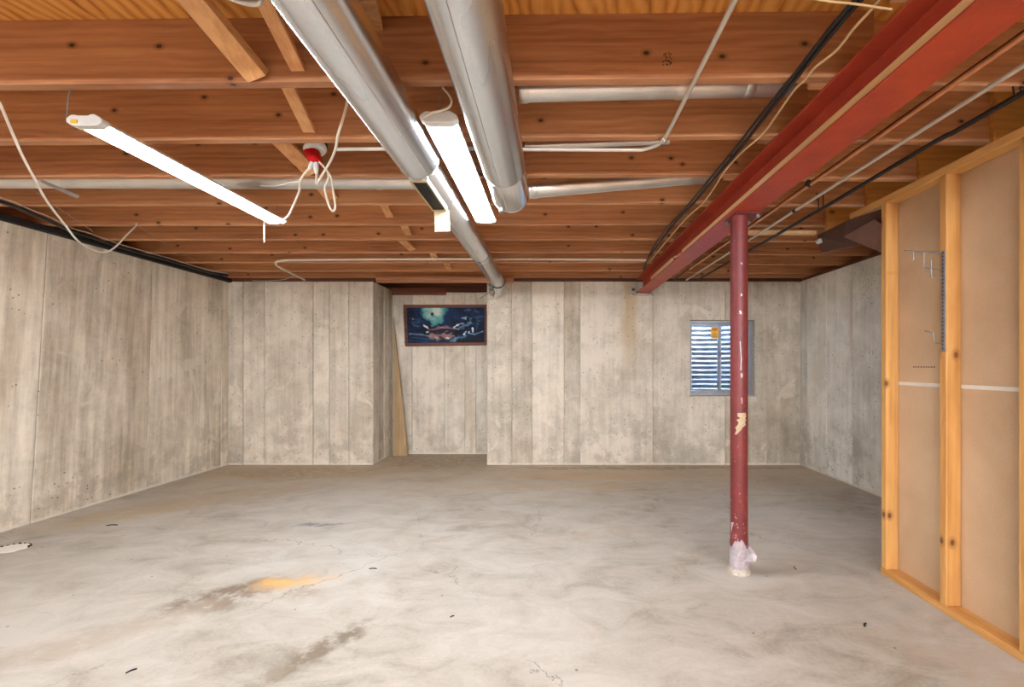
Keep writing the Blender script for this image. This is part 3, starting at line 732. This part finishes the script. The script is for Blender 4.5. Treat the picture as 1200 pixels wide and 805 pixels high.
# loose metal strip at far left
tag(obj('metal_strap', MB().beam(P(48, 212, 2.47), P(92, 231, 2.55), 0.020, 0.003, (0, 0.3, 1)), M['pipe'], origin=P(48, 212, 2.52)), 'loose silver metal strap hanging under the joists at far left', 'strap')
tag(obj('bent_pipe', MB().tube([P(262, -6, 1.3), P(282, 1.5, 1.3), P(296, 4.0, 1.3), P(304, 2, 1.3), P(307, -5, 1.3), P(306, -16, 1.3)], 0.0085, 12, smooth=5), M['conduit'], origin=P(282, 1, 1.3), smooth=True), 'bent shiny tube poking in at the top left of the ducts', 'pipe')

# ------------------------------------------------------------------ shop lights
def shop_light(x0, x1, yn, yf, label):
    zb = CH+0.91; xc = (x0+x1)/2; t = thing('shop_light', label, 'light', (xc, (yn+yf)/2, zb), 'shop lights')
    w2 = (x1-x0)/2
    pf = [(-w2-0.004, zb+0.012), (w2+0.004, zb+0.012), (w2+0.004, zb+0.020), (w2-0.020, zb+0.035), (-w2+0.020, zb+0.035), (-w2-0.004, zb+0.020)]
    obj('housing', MB().prism([(xc+x, yn, z) for x, z in pf], (0, yf-yn, 0)), M['white'], t, bevel=0.001)
    pc = [(-w2-0.010, zb+0.010), (-w2+0.012, zb-0.004), (w2-0.012, zb-0.004), (w2+0.010, zb+0.010), (w2+0.008, zb+0.024), (w2-0.020, zb+0.040), (w2-0.035, zb+0.040), (w2-0.040, zb+0.035), (-w2+0.030, zb+0.035), (-w2+0.025, zb+0.038), (-w2+0.008, zb+0.038), (-w2-0.010, zb+0.024)]
    for ya, cl in ((yn-0.036, 0.036), (yf, 0.012)):
        obj('end_cap', MB().prism([(xc+x, ya, z) for x, z in pc], (0, cl, 0)), M['white'], t, bevel=0.003)
    n = 10; pts = []
    for k in range(n+1):
        an = PI*k/n; pts.append((xc-w2*math.cos(an), yn, zb+0.012-0.014*math.sin(an)))
    obj('diffuser', MB().prism(pts, (0, yf-yn, 0)), M['tube'], t)
    return t
L1 = shop_light(-1.828, -1.712, 1.712, 2.84, 'lit white shop light hanging alone above the left of the floor')
m = MB().box(P(83, 142, 1.674).x, P(90.5, 142, 1.674).x, 1.671, 1.678, P(83, 144.2, 1.674).z, P(83, 140, 1.674).z); obj('socket', m, M['yellow'], L1, bevel=0.001)
obj('hook', MB().tube([P(78, 136, 1.69), P(79, 124, 1.66), P(80, 115, 1.645), P(81.5, 108, 1.65), P(83.5, 105, 1.66), P(85, 107, 1.67)], 0.0022, 6, smooth=3), M['steel'], L1)
obj('hook', MB().tube([(-1.77, 2.84, CH+0.955), (-1.77, 2.85, HJ+0.001)], 0.002, 6), M['steel'], L1)
obj('pull_cord', MB().tube([P(309.5, 258, 2.86), P(309.5, 284, 2.86)], 0.0035, 6), M['cord'], L1)
L2 = shop_light(-0.485, -0.363, 1.690, 2.82, 'lit white shop light wedged between the two round ducts')
obj('hook', MB().tube([(-0.42, 1.66, CH+0.955), (-0.42, 1.665, HJ+0.001)], 0.002, 6), M['steel'], L2)
obj('hook', MB().tube([(-0.42, 2.84, CH+0.955), (-0.42, 2.85, HJ+0.001)], 0.002, 6), M['steel'], L2)
tag(obj('power_cord', MB().tube([P(519, 103, 1.66), P(526, 111, 1.63), P(529, 119, 1.62), P(526, 126, 1.62), P(516, 130, 1.62), P(506, 132, 1.62), P(499, 136, 1.625), P(496, 138, 1.64)], 0.0042, 8, smooth=4), M['cord'], origin=P(519, 103, 1.66), smooth=True),
    'short white cord curling above the near end of the middle shop light', 'cord')

# ------------------------------------------------------------------ red socket adapter with plugs
rt = thing('lamp_socket', 'glossy red socket adapter in a ceiling box with white plugs hanging', 'socket', P(370, 176, 2.25))
c_ = P(372, 171.5, 2.25)
obj('ceiling_box', MB().lathe([(0.001, c_.z+0.03), (0.050, c_.z+0.03), (0.052, c_.z-0.002), (0.044, c_.z-0.006), (0.001, c_.z-0.006)], (c_.x-0.002, c_.y), 'Z', 8), M['dark'], rt)
def along(A, B, prof, seg=20):
    A, B = Vector(A), Vector(B); L = len(prof)
    pts = [A+(B-A)*p[0] for p in prof]
    m = MB(); d = (B-A).normalized(); nn = d.orthogonal().normalized(); bb = d.cross(nn); n0 = 0
    for (tt, rr) in prof:
        p = A+(B-A)*tt
        for k in range(seg):
            a_ = 2*PI*k/seg; m.v.append(p+nn*math.cos(a_)*rr+bb*math.sin(a_)*rr)
    for i in range(L-1):
        for k in range(seg):
            a_ = i*seg+k; b_ = i*seg+(k+1) % seg; m.f.append((a_, b_, b_+seg, a_+seg))
    m.f.append(tuple(reversed(range(seg)))); m.f.append(tuple((L-1)*seg+k for k in range(seg)))
    return m
A_, B_ = P(364, 175, 2.23), P(372, 193, 2.22)
obj('rim', along(P(368, 171, 2.235), P(370.5, 178, 2.23), [(0, 0.040), (0.4, 0.055), (0.7, 0.054), (1, 0.042)]), M['white'], rt, smooth=True)
obj('adapter', along(A_, B_, [(0.0, 0.036), (0.35, 0.037), (0.7, 0.031), (1.0, 0.026)]), M['red'], rt, smooth=True)
obj('plug', along(P(370, 191, 2.21), P(371, 205, 2.21), [(0.0, 0.014), (0.5, 0.013), (1.0, 0.006)], 12), M['white'], rt, smooth=True)
obj('plug', along(P(366, 190, 2.20), P(362, 199, 2.20), [(0.0, 0.010), (0.6, 0.010), (1.0, 0.005)], 12), M['white'], rt, smooth=True)
def cord(name, label, pts, r_, mat, smooth=4, cat='cord', seg=8, origin=None):
    return tag(obj(name, MB().tube(pts, r_, seg, smooth=smooth), mat, origin=origin or pts[0], smooth=True), label, cat)
cord('power_cord', 'white cord dropping from beside the left duct to the red socket', [P(407, 118, 1.90), P(405, 128, 1.91), P(401, 142, 1.92), P(396, 158, 1.95), P(393, 175, 2.02), P(386, 191, 2.15), P(378, 204, 2.18), P(371, 216, 2.2), P(371, 206, 2.21)], 0.0058, M['cord'])
cord('power_cord', 'white cord hanging in a long loop right below the red socket', [P(374, 190, 2.2), P(381, 197, 2.19), P(385, 206, 2.18), P(383, 214, 2.18), P(380.5, 219, 2.18), P(382, 229, 2.18), P(386, 242, 2.18), P(390, 247.5, 2.18), P(393, 243, 2.18), P(391, 228, 2.18), P(389, 212, 2.18), P(384, 201, 2.17), P(376, 192, 2.2)], 0.0048, M['cord'])
cord('power_cord', 'white cord from the red socket down to far end of left shop light', [P(362, 198, 2.2), P(356, 205, 2.25), P(351.5, 213, 2.3), P(351, 223, 2.4), P(345, 238, 2.55), P(339, 251, 2.7), P(334, 256, 2.76), P(328, 261, 2.83), P(318, 262, 2.89), P(310, 259, 2.87)], 0.0060, M['cord'])
cord('power_cord', 'thin white wire trailing left from below the red socket', [P(352, 212, 2.3), P(338, 214, 2.4), P(320, 218, 2.5), P(300, 217, 2.55)], 0.003, M['cord'])
cord('extension_cord', 'long white cord swagging from the upper left edge to the far joist', [P(-18, 92, 1.67), P(0, 122, 1.72), P(12, 150, 1.8), P(25, 180, 1.92), P(37, 203, 2.03), P(55, 236, 2.25), P(75, 262, 2.45), P(90, 281, 2.6), P(105, 291, 2.75), P(122, 296, 2.88), P(135, 289.5, 3.0), P(148, 276, 3.12), P(158, 266, 3.22), P(160, 262, 3.24)], 0.0052, M['cord'])
cord('thin_wire', 'thin pale wire running over the joists past the left cord', [P(17, 207, 2.5), P(60, 238, 2.85), P(110, 272, 3.3)], 0.002, M['grey_cable'], 2, 'wire')
cord('thin_wire', 'thin pale wire running from the left cord end towards the corner', [P(163, 265, 3.24), P(178, 276, 3.6), P(200, 290, 4.0), P(235, 308, 4.5)], 0.0025, M['grey_cable'], 2, 'wire')
# wire and cable along the left sill
wp = [(-20, 224), (0, 231), (20, 238), (37, 246), (60, 255), (85, 267.5), (107, 274), (140, 286), (175, 296), (200, 303), (215, 307.5), (232, 313), (250, 317.5), (268, 320.5)]
pts = []
for px, py in wp:
    Y = min(1.018*F/(V0-py), 5.08); pts.append(P(px, py, Y))
cord('sill_wire', 'thin white wire stapled along the dark top of left wall', pts, 0.0032, M['cord'], 3, 'wire')
cord('black_cable', 'thick black cable running along the top of left wall', [p+Vector((-0.01, 0, -0.022)) for p in pts], 0.013, M['black'], 3, 'cable')
# thin conduit near the back, from left bend to the beam
cord('back_conduit', 'thin pale conduit bending left and running below the farthest joists', [P(357, 328, 4.95), P(345, 322, 4.7), P(333, 316, 4.5), P(324, 310.5, 4.35), P(324, 307, 4.3), P(333, 305.3, 4.27), P(360, 304.6, 4.25), P(500, 303.6, 4.235), P(640, 303.8, 4.235), P(757, 304.6, 4.235)], 0.010, M['cord'], 5, 'conduit')
cord('thin_wire', 'thin grey wire drooping behind the bend of the back conduit', [P(345, 322, 4.72), P(335, 327, 4.9), P(318, 329, 5.0), P(296, 329, 5.1)], 0.004, M['grey_cable'], 3, 'wire')

# ------------------------------------------------------------------ central conduit
zc = CH+1.018
cpts = [(0.51, -1.5, zc), (0.51, 1.0, zc), (0.508, 1.90, zc), (0.502, 1.99, zc-0.003), (0.485, 2.04, zc-0.004), (0.43, 2.085, zc-0.004), (0.36, 2.09, zc-0.004), (0.0, 2.09, zc-0.002), (-0.55, 2.09, zc+0.003), (-1.02, 2.10, zc+0.004)]
tag(obj('conduit', MB().tube(cpts, 0.0085, 12, smooth=4), M['conduit'], origin=cpts[1], smooth=True), 'slim silver conduit coming forward under the joists and elbowing left behind ducts', 'conduit')
tag(obj('pipe_strap', MB().tube([(0.488, 2.018, HJ-0.001), (0.492, 2.018, zc-0.008), (0.502, 2.018, zc-0.014), (0.516, 2.018, zc-0.008), (0.520, 2.018, HJ-0.001)], 0.003, 6, smooth=2), M['steel'], origin=(0.5, 2.018, HJ)), 'small metal strap on the elbow of the central conduit', 'strap')
# cables left of the beam
def run(pxs, z, r_, mat, name, label, cat, wob=0.0):
    pts = []
    for px, py in pxs:
        Y = F*z/(V0-py); pts.append(P(px, py, Y))
    return cord(name, label, pts, r_, mat, 4, cat)
run([(1016, -8), (978, 35), (940, 83), (900, 132), (868, 173), (845, 200), (812, 239), (790, 262), (770, 288), (758, 305), (754, 315)], 1.012, 0.0075, M['black'], 'black_cable', 'upper of two black cables following the left side of the red beam', 'cable')
run([(1009, -8), (971, 35), (934, 83), (894, 132), (862, 173), (838, 202), (805, 242), (781, 268), (764, 292), (757, 309), (754, 318)], 1.010, 0.0065, M['black'], 'black_cable', 'lower of two black cables following the left side of the red beam', 'cable')
run([(1034, -6), (1022, 10), (1000, 34), (983, 56), (968, 69), (954, 80), (943, 94), (935, 101), (926, 112), (908, 138), (893, 158), (870, 178), (850, 200), (833, 226), (822, 240), (806, 254), (790, 272), (775, 290), (762, 306)], 0.999, 0.0042, M['tan_cord'], 'tan_cable', 'wavy tan cable beside the black cables left of the red beam', 'cable')
cord('tan_cable', 'short tan wire crossing the black cables at the top edge', [P(950, -2, 1.22), P(975, 2, 1.22), P(1005, 5, 1.22), P(1030, 9, 1.22), P(1045, 11, 1.22)], 0.003, M['tan_cord'], 3, 'cable')
# pipes right of the beam
tag(obj('copper_pipe', MB().tube([(1.418, -2.5, CH+0.992), (1.418, 4.56, CH+0.992)], 0.0095, 12), M['copper'], origin=(1.418, 1.0, CH+0.992), smooth=True), 'copper coloured pipe nearest to the right side of the red beam', 'pipe')
tag(obj('copper_pipe', MB().tube([(1.430, -2.5, CH+1.008), (1.430, 5.2, CH+1.008)], 0.0085, 12), M['darkwood'], origin=(1.43, 1.0, CH+1.008), smooth=True), 'dark brown line just above the copper pipe right of the beam', 'pipe')
tag(obj('conduit', MB().tube([(1.585, -2.5, CH+1.0), (1.572, 1.5, CH+1.0), (1.570, 2.6, CH+1.0), (1.574, 5.2, CH+1.0)], 0.0095, 12), M['conduit'], origin=(1.58, 1, CH+1.0), smooth=True), 'shiny steel conduit between the copper pipe and black cable', 'conduit')
tag(obj('black_cable', MB().tube([(1.735, -2.5, CH+1.0), (1.722, 1.5, CH+0.995), (1.712, 2.0, CH+1.0), (1.725, 3.0, CH+1.0), (1.705, 5.2, CH+1.0)], 0.011, 12, smooth=3), M['black'], origin=(1.72, 1, CH+1.0), smooth=True), 'thick black cable running beside the stud wall on the right', 'cable')
for (px0, py0, px1, py1, Y, lab) in ((1180, 70, 1189, 115, 1.655, 'bent dark wire hanger on the black cable, second from the right edge'), (1194, 71, 1196, 112, 1.655, 'upright dark wire hanger on the black cable, right at the picture edge'),
        (957, 226, 959, 246, 2.86, 'farther dark wire hanger on the black cable, left one of its pair'), (964, 226, 964, 244, 2.86, 'farther dark wire hanger on the black cable, right one of its pair')):
    tag(obj('cable_hanger', MB().tube([P(px0, py0, Y), P((px0+px1)/2+1, (py0+py1)/2, Y-0.01), P(px1, py1, Y-0.02)], 0.0032, 6, smooth=3), M['black'], origin=P(px0, py0, Y)),
        lab, 'hanger', 'wire hangers of the right black cable')
tag(obj('pipe_clamp', MB().tube([P(950.5, 216, 2.44), P(945, 214, 2.44)], 0.017, 10), M['black'], origin=P(948, 215, 2.44), smooth=True), 'black clamp round the copper pipe right of the beam', 'clamp')
tag(obj('pipe_clamp', MB().tube([(1.572, 2.855, CH+1.0), (1.572, 2.885, CH+1.0)], 0.0135, 10), M['black'], origin=(1.572, 2.87, CH+1.0), smooth=True), 'small black clamp round the shiny conduit right of the beam', 'clamp')

# ------------------------------------------------------------------ stud partition at right
part = bpy.data.objects.new('wall_partition', None); C.objects.link(part); part['kind'] = 'structure'; part.location = (1.9, 2.5, 0); part['_o'] = (1.9, 2.5, 0)
PX0, PX1 = 1.870, 1.942; PT = CH+0.950
obj('bottom_plate', MB().box(PX0, PX1+0.012, -1.2, 2.530, 0.0, 0.038), M['plate'], part, bevel=0.003)
obj('top_plate', MB().box(PX0, PX1+0.012, -1.2, 2.79, PT-0.040, PT), M['plate'], part, bevel=0.003)
for yn in (2.485, 2.105, 1.742, 1.36, 0.98):
    obj('stud', MB().box(PX0+0.001, PX1-0.001, yn, yn+JW, 0.038, PT-0.040), M['stud'], part, bevel=0.003)
zs = CH-0.101
obj('drywall_sheet', MB().box(PX1, PX1+0.012, -1.2, 2.525, 0.039, zs-0.002), M['drywall'], part)
obj('drywall_sheet', MB().box(PX1, PX1+0.012, -1.2, 2.525, zs+0.002, PT-0.041), M['drywall'], part)
for a_, b_ in ((2.143, 2.484), (1.780, 2.104), (1.398, 1.741)):
    obj('edge_tape', MB().box(PX1-0.0015, PX1+0.001, a_, b_, zs-0.009, zs+0.009), M['tape'], part)
m = MB()
for k in range(9): m.box(PX1-0.0008, PX1, 2.25+k*0.016, 2.259+k*0.016, CH-0.012, CH-0.006)
obj('sheet_print', m, M['brown'], part)
# brown folded card under the plate end
bt2 = thing('brown_card', 'dark brown folded card sheet fixed below the end of the partition plate', 'card', P(995, 258, 2.84))
m = MB(); a0, a1 = P(957, 276, 3.16), P(995.5, 257, 2.80)
dn = Vector((0, 0, -0.125)); m.prism([a0, a1, a1+Vector((0.02, 0, -0.17)), a0+Vector((0.03, 0, -0.12))], (0.035, 0.0, 0.0))
obj('flap', m, M['brown'], bt2, bevel=0.002)
m = MB(); pts = [P(990, 259, 2.80), P(1033, 244, 2.55), P(1033, 298, 2.66), P(1010, 284, 2.85), P(988, 276, 2.95)]
n0 = len(m.v); mid_ = P(1027, 258, 2.62)
m.prism([P(990, 259, 2.80), P(1033, 245, 2.55), P(1033, 264, 2.57), P(990, 283, 2.86)], (0.012, 0.012, 0))
obj('flap', m, M['brown'], bt2)
m = MB(); m.prism([P(989, 277, 2.83), P(1025, 257, 2.53), P(1033, 263, 2.50), P(1033, 295, 2.60), P(1023, 291, 2.66)], (0.004, 0.010, 0))
obj('fold', m, M['brown_light'], bt2)  # fold coloured a lighter brown than the flaps
c_ = P(958.5, 283.5, 3.14)
obj('white_knob', MB().tube([c_, c_+Vector((0.0, -0.03, 0))], 0.017, 16), M['white'], bt2, smooth=True)
# tool rack on the second stud
kt = thing('tool_rack', 'slotted metal strip with stepped wire hooks on the second stud', 'rack', (PX0, 2.12, CH+0.45))
ys_ = 2.118
def K(px, py): return P(px, py, ys_)
z_t, z_b = K(1103, 294).z, K(1103, 412).z
obj('strip', MB().box(PX0-0.006, PX0, ys_-0.012, ys_+0.010, z_b, z_t), M['steel'], kt, bevel=0.001)
m = MB()
for k in range(26):
    zz = z_b+0.012+k*(z_t-z_b-0.024)/25; m.box(PX0-0.0066, PX0-0.0058, ys_-0.003, ys_+0.002, zz, zz+0.006)
obj('slots', m, M['dark'], kt, kind='stuff')
obj('arm', MB().tube([K(1060, 294), K(1103, 296)], 0.004, 8), M['steel'], kt)
for path in (((1070.5, 294), (1070.5, 305)), ((1082.6, 295.5), (1082.6, 314), (1102.5, 315.6)), ((1091, 305), (1091.5, 325.5), (1102.5, 326.3)), ((1083.5, 387.7), (1093, 390), (1094.5, 401), (1102.5, 402.6))):
    obj('hook', MB().tube([K(*q) for q in path], 0.0028, 8), M['steel'], kt)

# ------------------------------------------------------------------ picture in the alcove
yp = YA-0.035
TL, TR, BL, BR = P(472.3, 357, yp), P(571.5, 356.8, yp), P(474.5, 405.8, yp), P(571.5, 404.5, yp)
pt = thing('framed_picture', 'dark blue moonlit sea picture in a thin wooden frame', 'picture', (TL+TR+BL+BR)/4)
def lerp2(u, v): return (TL*(1-u)+TR*u)*(1-v)+(BL*(1-u)+BR*u)*v
fu, fv = 0.040, 0.075
def bar(u0, u1, v0, v1, au=0, av=0):
    m = MB(); q = [lerp2(u0, v0), lerp2(u1, v0), lerp2(u1, v1), lerp2(u0, v1)]; m.prism(q, (0, 0.03, 0)); return m
obj('frame', bar(0, 1, 0, fv), M['frame'], pt, bevel=0.003); obj('frame', bar(0, 1, 1-fv, 1), M['frame'], pt, bevel=0.003)
obj('frame', bar(0, fu, fv, 1-fv), M['frame'], pt, bevel=0.003); obj('frame', bar(1-fu, 1, fv, 1-fv), M['frame'], pt, bevel=0.003)
NU, NV = 150, 72
strokes = [  # x0,y0,x1,y1 in canvas units (0..1, from top), width, colour, alpha
    (0.03, 0.30, 0.16, 0.34, 0.020, (40, 84, 104), 0.5), (0.06, 0.42, 0.16, 0.40, 0.012, (60, 110, 130), 0.5), (0.08, 0.50, 0.15, 0.53, 0.012, (90, 140, 160), 0.6),
    (0.03, 0.73, 0.30, 0.80, 0.016, (120, 150, 170), 0.7), (0.05, 0.84, 0.40, 0.92, 0.016, (40, 80, 120), 0.7), (0.00, 0.92, 0.50, 1.0, 0.02, (20, 60, 104), 0.7),
    (0.28, 0.64, 0.50, 0.55, 0.022, (170, 130, 130), 0.75), (0.42, 0.56, 0.62, 0.60, 0.016, (180, 150, 160), 0.7), (0.30, 0.68, 0.60, 0.66, 0.035, (40, 24, 30), 0.9),
    (0.30, 0.80, 0.56, 0.82, 0.055, (176, 132, 122), 0.8), (0.36, 0.87, 0.52, 0.88, 0.025, (206, 170, 156), 0.7), (0.45, 0.76, 0.60, 0.80, 0.02, (150, 120, 120), 0.7),
    (0.215, 0.50, 0.265, 0.58, 0.013, (240, 240, 240), 0.95), (0.245, 0.69, 0.262, 0.68, 0.016, (220, 236, 240), 0.95), (0.60, 0.56, 0.66, 0.49, 0.016, (240, 246, 246), 0.95),
    (0.66, 0.48, 0.72, 0.44, 0.008, (190, 200, 210), 0.8), (0.68, 0.57, 0.83, 0.44, 0.030, (100, 140, 168), 0.8), (0.82, 0.44, 0.81, 0.28, 0.018, (90, 140, 160), 0.6),
    (0.72, 0.30, 0.77, 0.26, 0.014, (160, 200, 220), 0.8), (0.74, 0.08, 0.82, 0.06, 0.012, (80, 120, 150), 0.6), (0.88, 0.10, 0.92, 0.12, 0.02, (60, 100, 140), 0.7),
    (0.86, 0.28, 0.98, 0.25, 0.012, (70, 120, 150), 0.6), (0.91, 0.30, 0.90, 0.62, 0.014, (50, 96, 128), 0.6), (0.725, 0.78, 0.76, 0.68, 0.014, (220, 236, 244), 0.95),
    (0.845, 0.58, 0.85, 0.72, 0.010, (236, 240, 244), 0.95), (0.79, 0.73, 0.87, 0.77, 0.010, (190, 210, 220), 0.9), (0.87, 0.77, 0.98, 0.68, 0.010, (140, 170, 190), 0.8),
    (0.56, 0.95, 0.66, 0.86, 0.022, (120, 160, 190), 0.75), (0.64, 0.86, 0.74, 0.84, 0.026, (80, 130, 170), 0.7), (0.42, 0.84, 0.47, 0.90, 0.03, (30, 20, 26), 0.8), (0.50, 0.86, 0.53, 0.87, 0.01, (230, 230, 220), 0.9)]
def art(u, v):
    n = mnoise.noise(Vector((u*7, v*4, 1.3))); n2 = mnoise.noise(Vector((u*22, v*14, 5.1)))
    c = [8+10*n+14*max(0, n2), 26+30*n+24*max(0, n2), 58+44*n+30*max(0, n2)]
    if v > 0.80 and u > 0.6: c = [q*0.55 for q in c]
    dx, dy = (u-0.355)/(0.17-0.13*max(0, v-0.12)), (v-0.10)/0.38
    n3 = mnoise.noise(Vector((u*11, v*6, 9.1)))
    d = math.sqrt(dx*dx+dy*dy)+0.22*n2+0.40*n3
    k = max(0.0, min(1.0, (1.15-d)/0.30)); k2 = max(0.0, min(1.0, (0.8-d)/0.6))
    mc = [80+120*k2, 150+66*k2, 150+54*k2]; c = [a*(1-k)+b*k for a, b in zip(c, mc)]
    dd = math.hypot((u-0.325)*2.1, v-0.18)
    if dd < 0.045: c = [16, 40, 60]
    for x0, y0, x1, y1, w_, col, al in strokes:
        ax, ay = u*2.13, v; bx0, by0, bx1, by1 = x0*2.13, y0, x1*2.13, y1
        L2 = (bx1-bx0)**2+(by1-by0)**2; t = max(0, min(1, ((ax-bx0)*(bx1-bx0)+(ay-by0)*(by1-by0))/L2))
        ds = math.hypot(ax-bx0-t*(bx1-bx0), ay-by0-t*(by1-by0))*(1+1.3*n2)
        k = max(0, min(1, (w_*1.9-ds)/(w_*1.2)))*al
        if k > 0: c = [a*(1-k)+b*k for a, b in zip(c, col)]
    return lin([max(0, min(255, q)) for q in c])
m = MB(); cols = []
for j in range(NV+1):
    for i in range(NU+1):
        u, v = i/NU, j/NV; p = lerp2(fu+(1-2*fu)*u, fv+(1-2*fv)*v); p.y += 0.012; m.v.append(p); cols += art(u, v)
for j in range(NV):
    for i in range(NU):
        a_ = j*(NU+1)+i; m.f.append((a_, a_+1, a_+NU+2, a_+NU+1))
cv = obj('canvas', m, M['art'], pt, keep=True)
ca = cv.data.color_attributes.new('art', 'FLOAT_COLOR', 'POINT'); ca.data.foreach_set('color', cols)

# leaning board in the alcove
m = MB(); yb_ = 5.80
q = [P(460.5, 533, yb_-0.02), P(478, 533.5, yb_-0.02), P(463.5, 396, yb_+0.03), P(460.8, 372, yb_+0.03)]
q[0].z = q[1].z = 0.001
m.prism(q, (0, 0.022, 0))
tag(obj('leaning_board', m, M['plank'], origin=(q[0]+q[1])/2, bevel=0.001), 'tapered tan wooden board standing in the left corner of the alcove', 'board')

# ------------------------------------------------------------------ small things on the floor
def G(px, py): Y = F*CH/(py-V0); return Vector(((px-U0)*Y/F, Y, 0))
g = G(14, 643); m = MB(); pts = []
for k in range(18):
    a_ = 2*PI*k/18; rr = random.uniform(0.85, 1.15); pts.append((g.x+0.085*rr*math.cos(a_), g.y+0.07*rr*math.sin(a_), 0.0))
m.prism(pts, (0, 0, 0.006))
sp = thing('plaster_spill', 'white dried plaster spill on the floor by the left wall', 'spill', g)
obj('spill', m, M['tape'], sp, bevel=0.003)
m = MB()
for k in range(9):
    a_ = 0.3+k*0.33; x_, y_ = g.x+0.085*math.cos(a_), g.y+0.075*math.sin(a_); s_ = random.uniform(0.003, 0.006)
    m.box(x_-s_, x_+s_, y_-s_*0.7, y_+s_*0.7, 0.0, 0.008+random.uniform(0, 0.005))
obj('crumb', m, M['black'], sp, kind='stuff')
debris = [(131, 616, 'dark splinter lying on the floor near the left wall', 0.035, 0.006, 0.2), (437, 667, 'small black metal bit on the floor left of centre', 0.022, 0.005, 0.0),
          (154, 787, 'dark twig on the floor at the lower left', 0.016, 0.005, 0.9), (564, 674, 'pale chip with tan stain on the floor in the middle', 0.012, 0.006, 0.3),
          (1014, 733, 'curled dark scrap on the floor before the partition', 0.014, 0.007, 0.8), (932, 666, 'thin bent twig on the floor right of the post', 0.018, 0.004, 1.4), (530, 723, 'tiny dark chip on the floor below centre', 0.009, 0.005, 0.7)]
for px, py, lab, L, rr, an in debris:
    g = G(px, py); d = Vector((math.cos(an), math.sin(an), 0))*L; up = Vector((0, 0, rr*0.6)); sd = Vector((-d.y, d.x, 0))*0.35
    tag(obj('floor_scrap', MB().tube([g-d+up, g+sd*0.6+up*1.3, g+d+up], rr*0.6, 6, smooth=3), M['mortar'] if 'pale' in lab else M['black'], origin=g), lab, 'scrap')
# wires and nail at the top of the window
cord('thin_wire', 'short tan wire sticking out at the top left corner of window', [P(812, 376, 5.26), P(810, 371, 5.22), P(806, 366, 5.2)], 0.004, M['tan_cord'], 3, 'wire')
for o in list(bpy.data.objects):
    if '_o' in o: del o['_o']
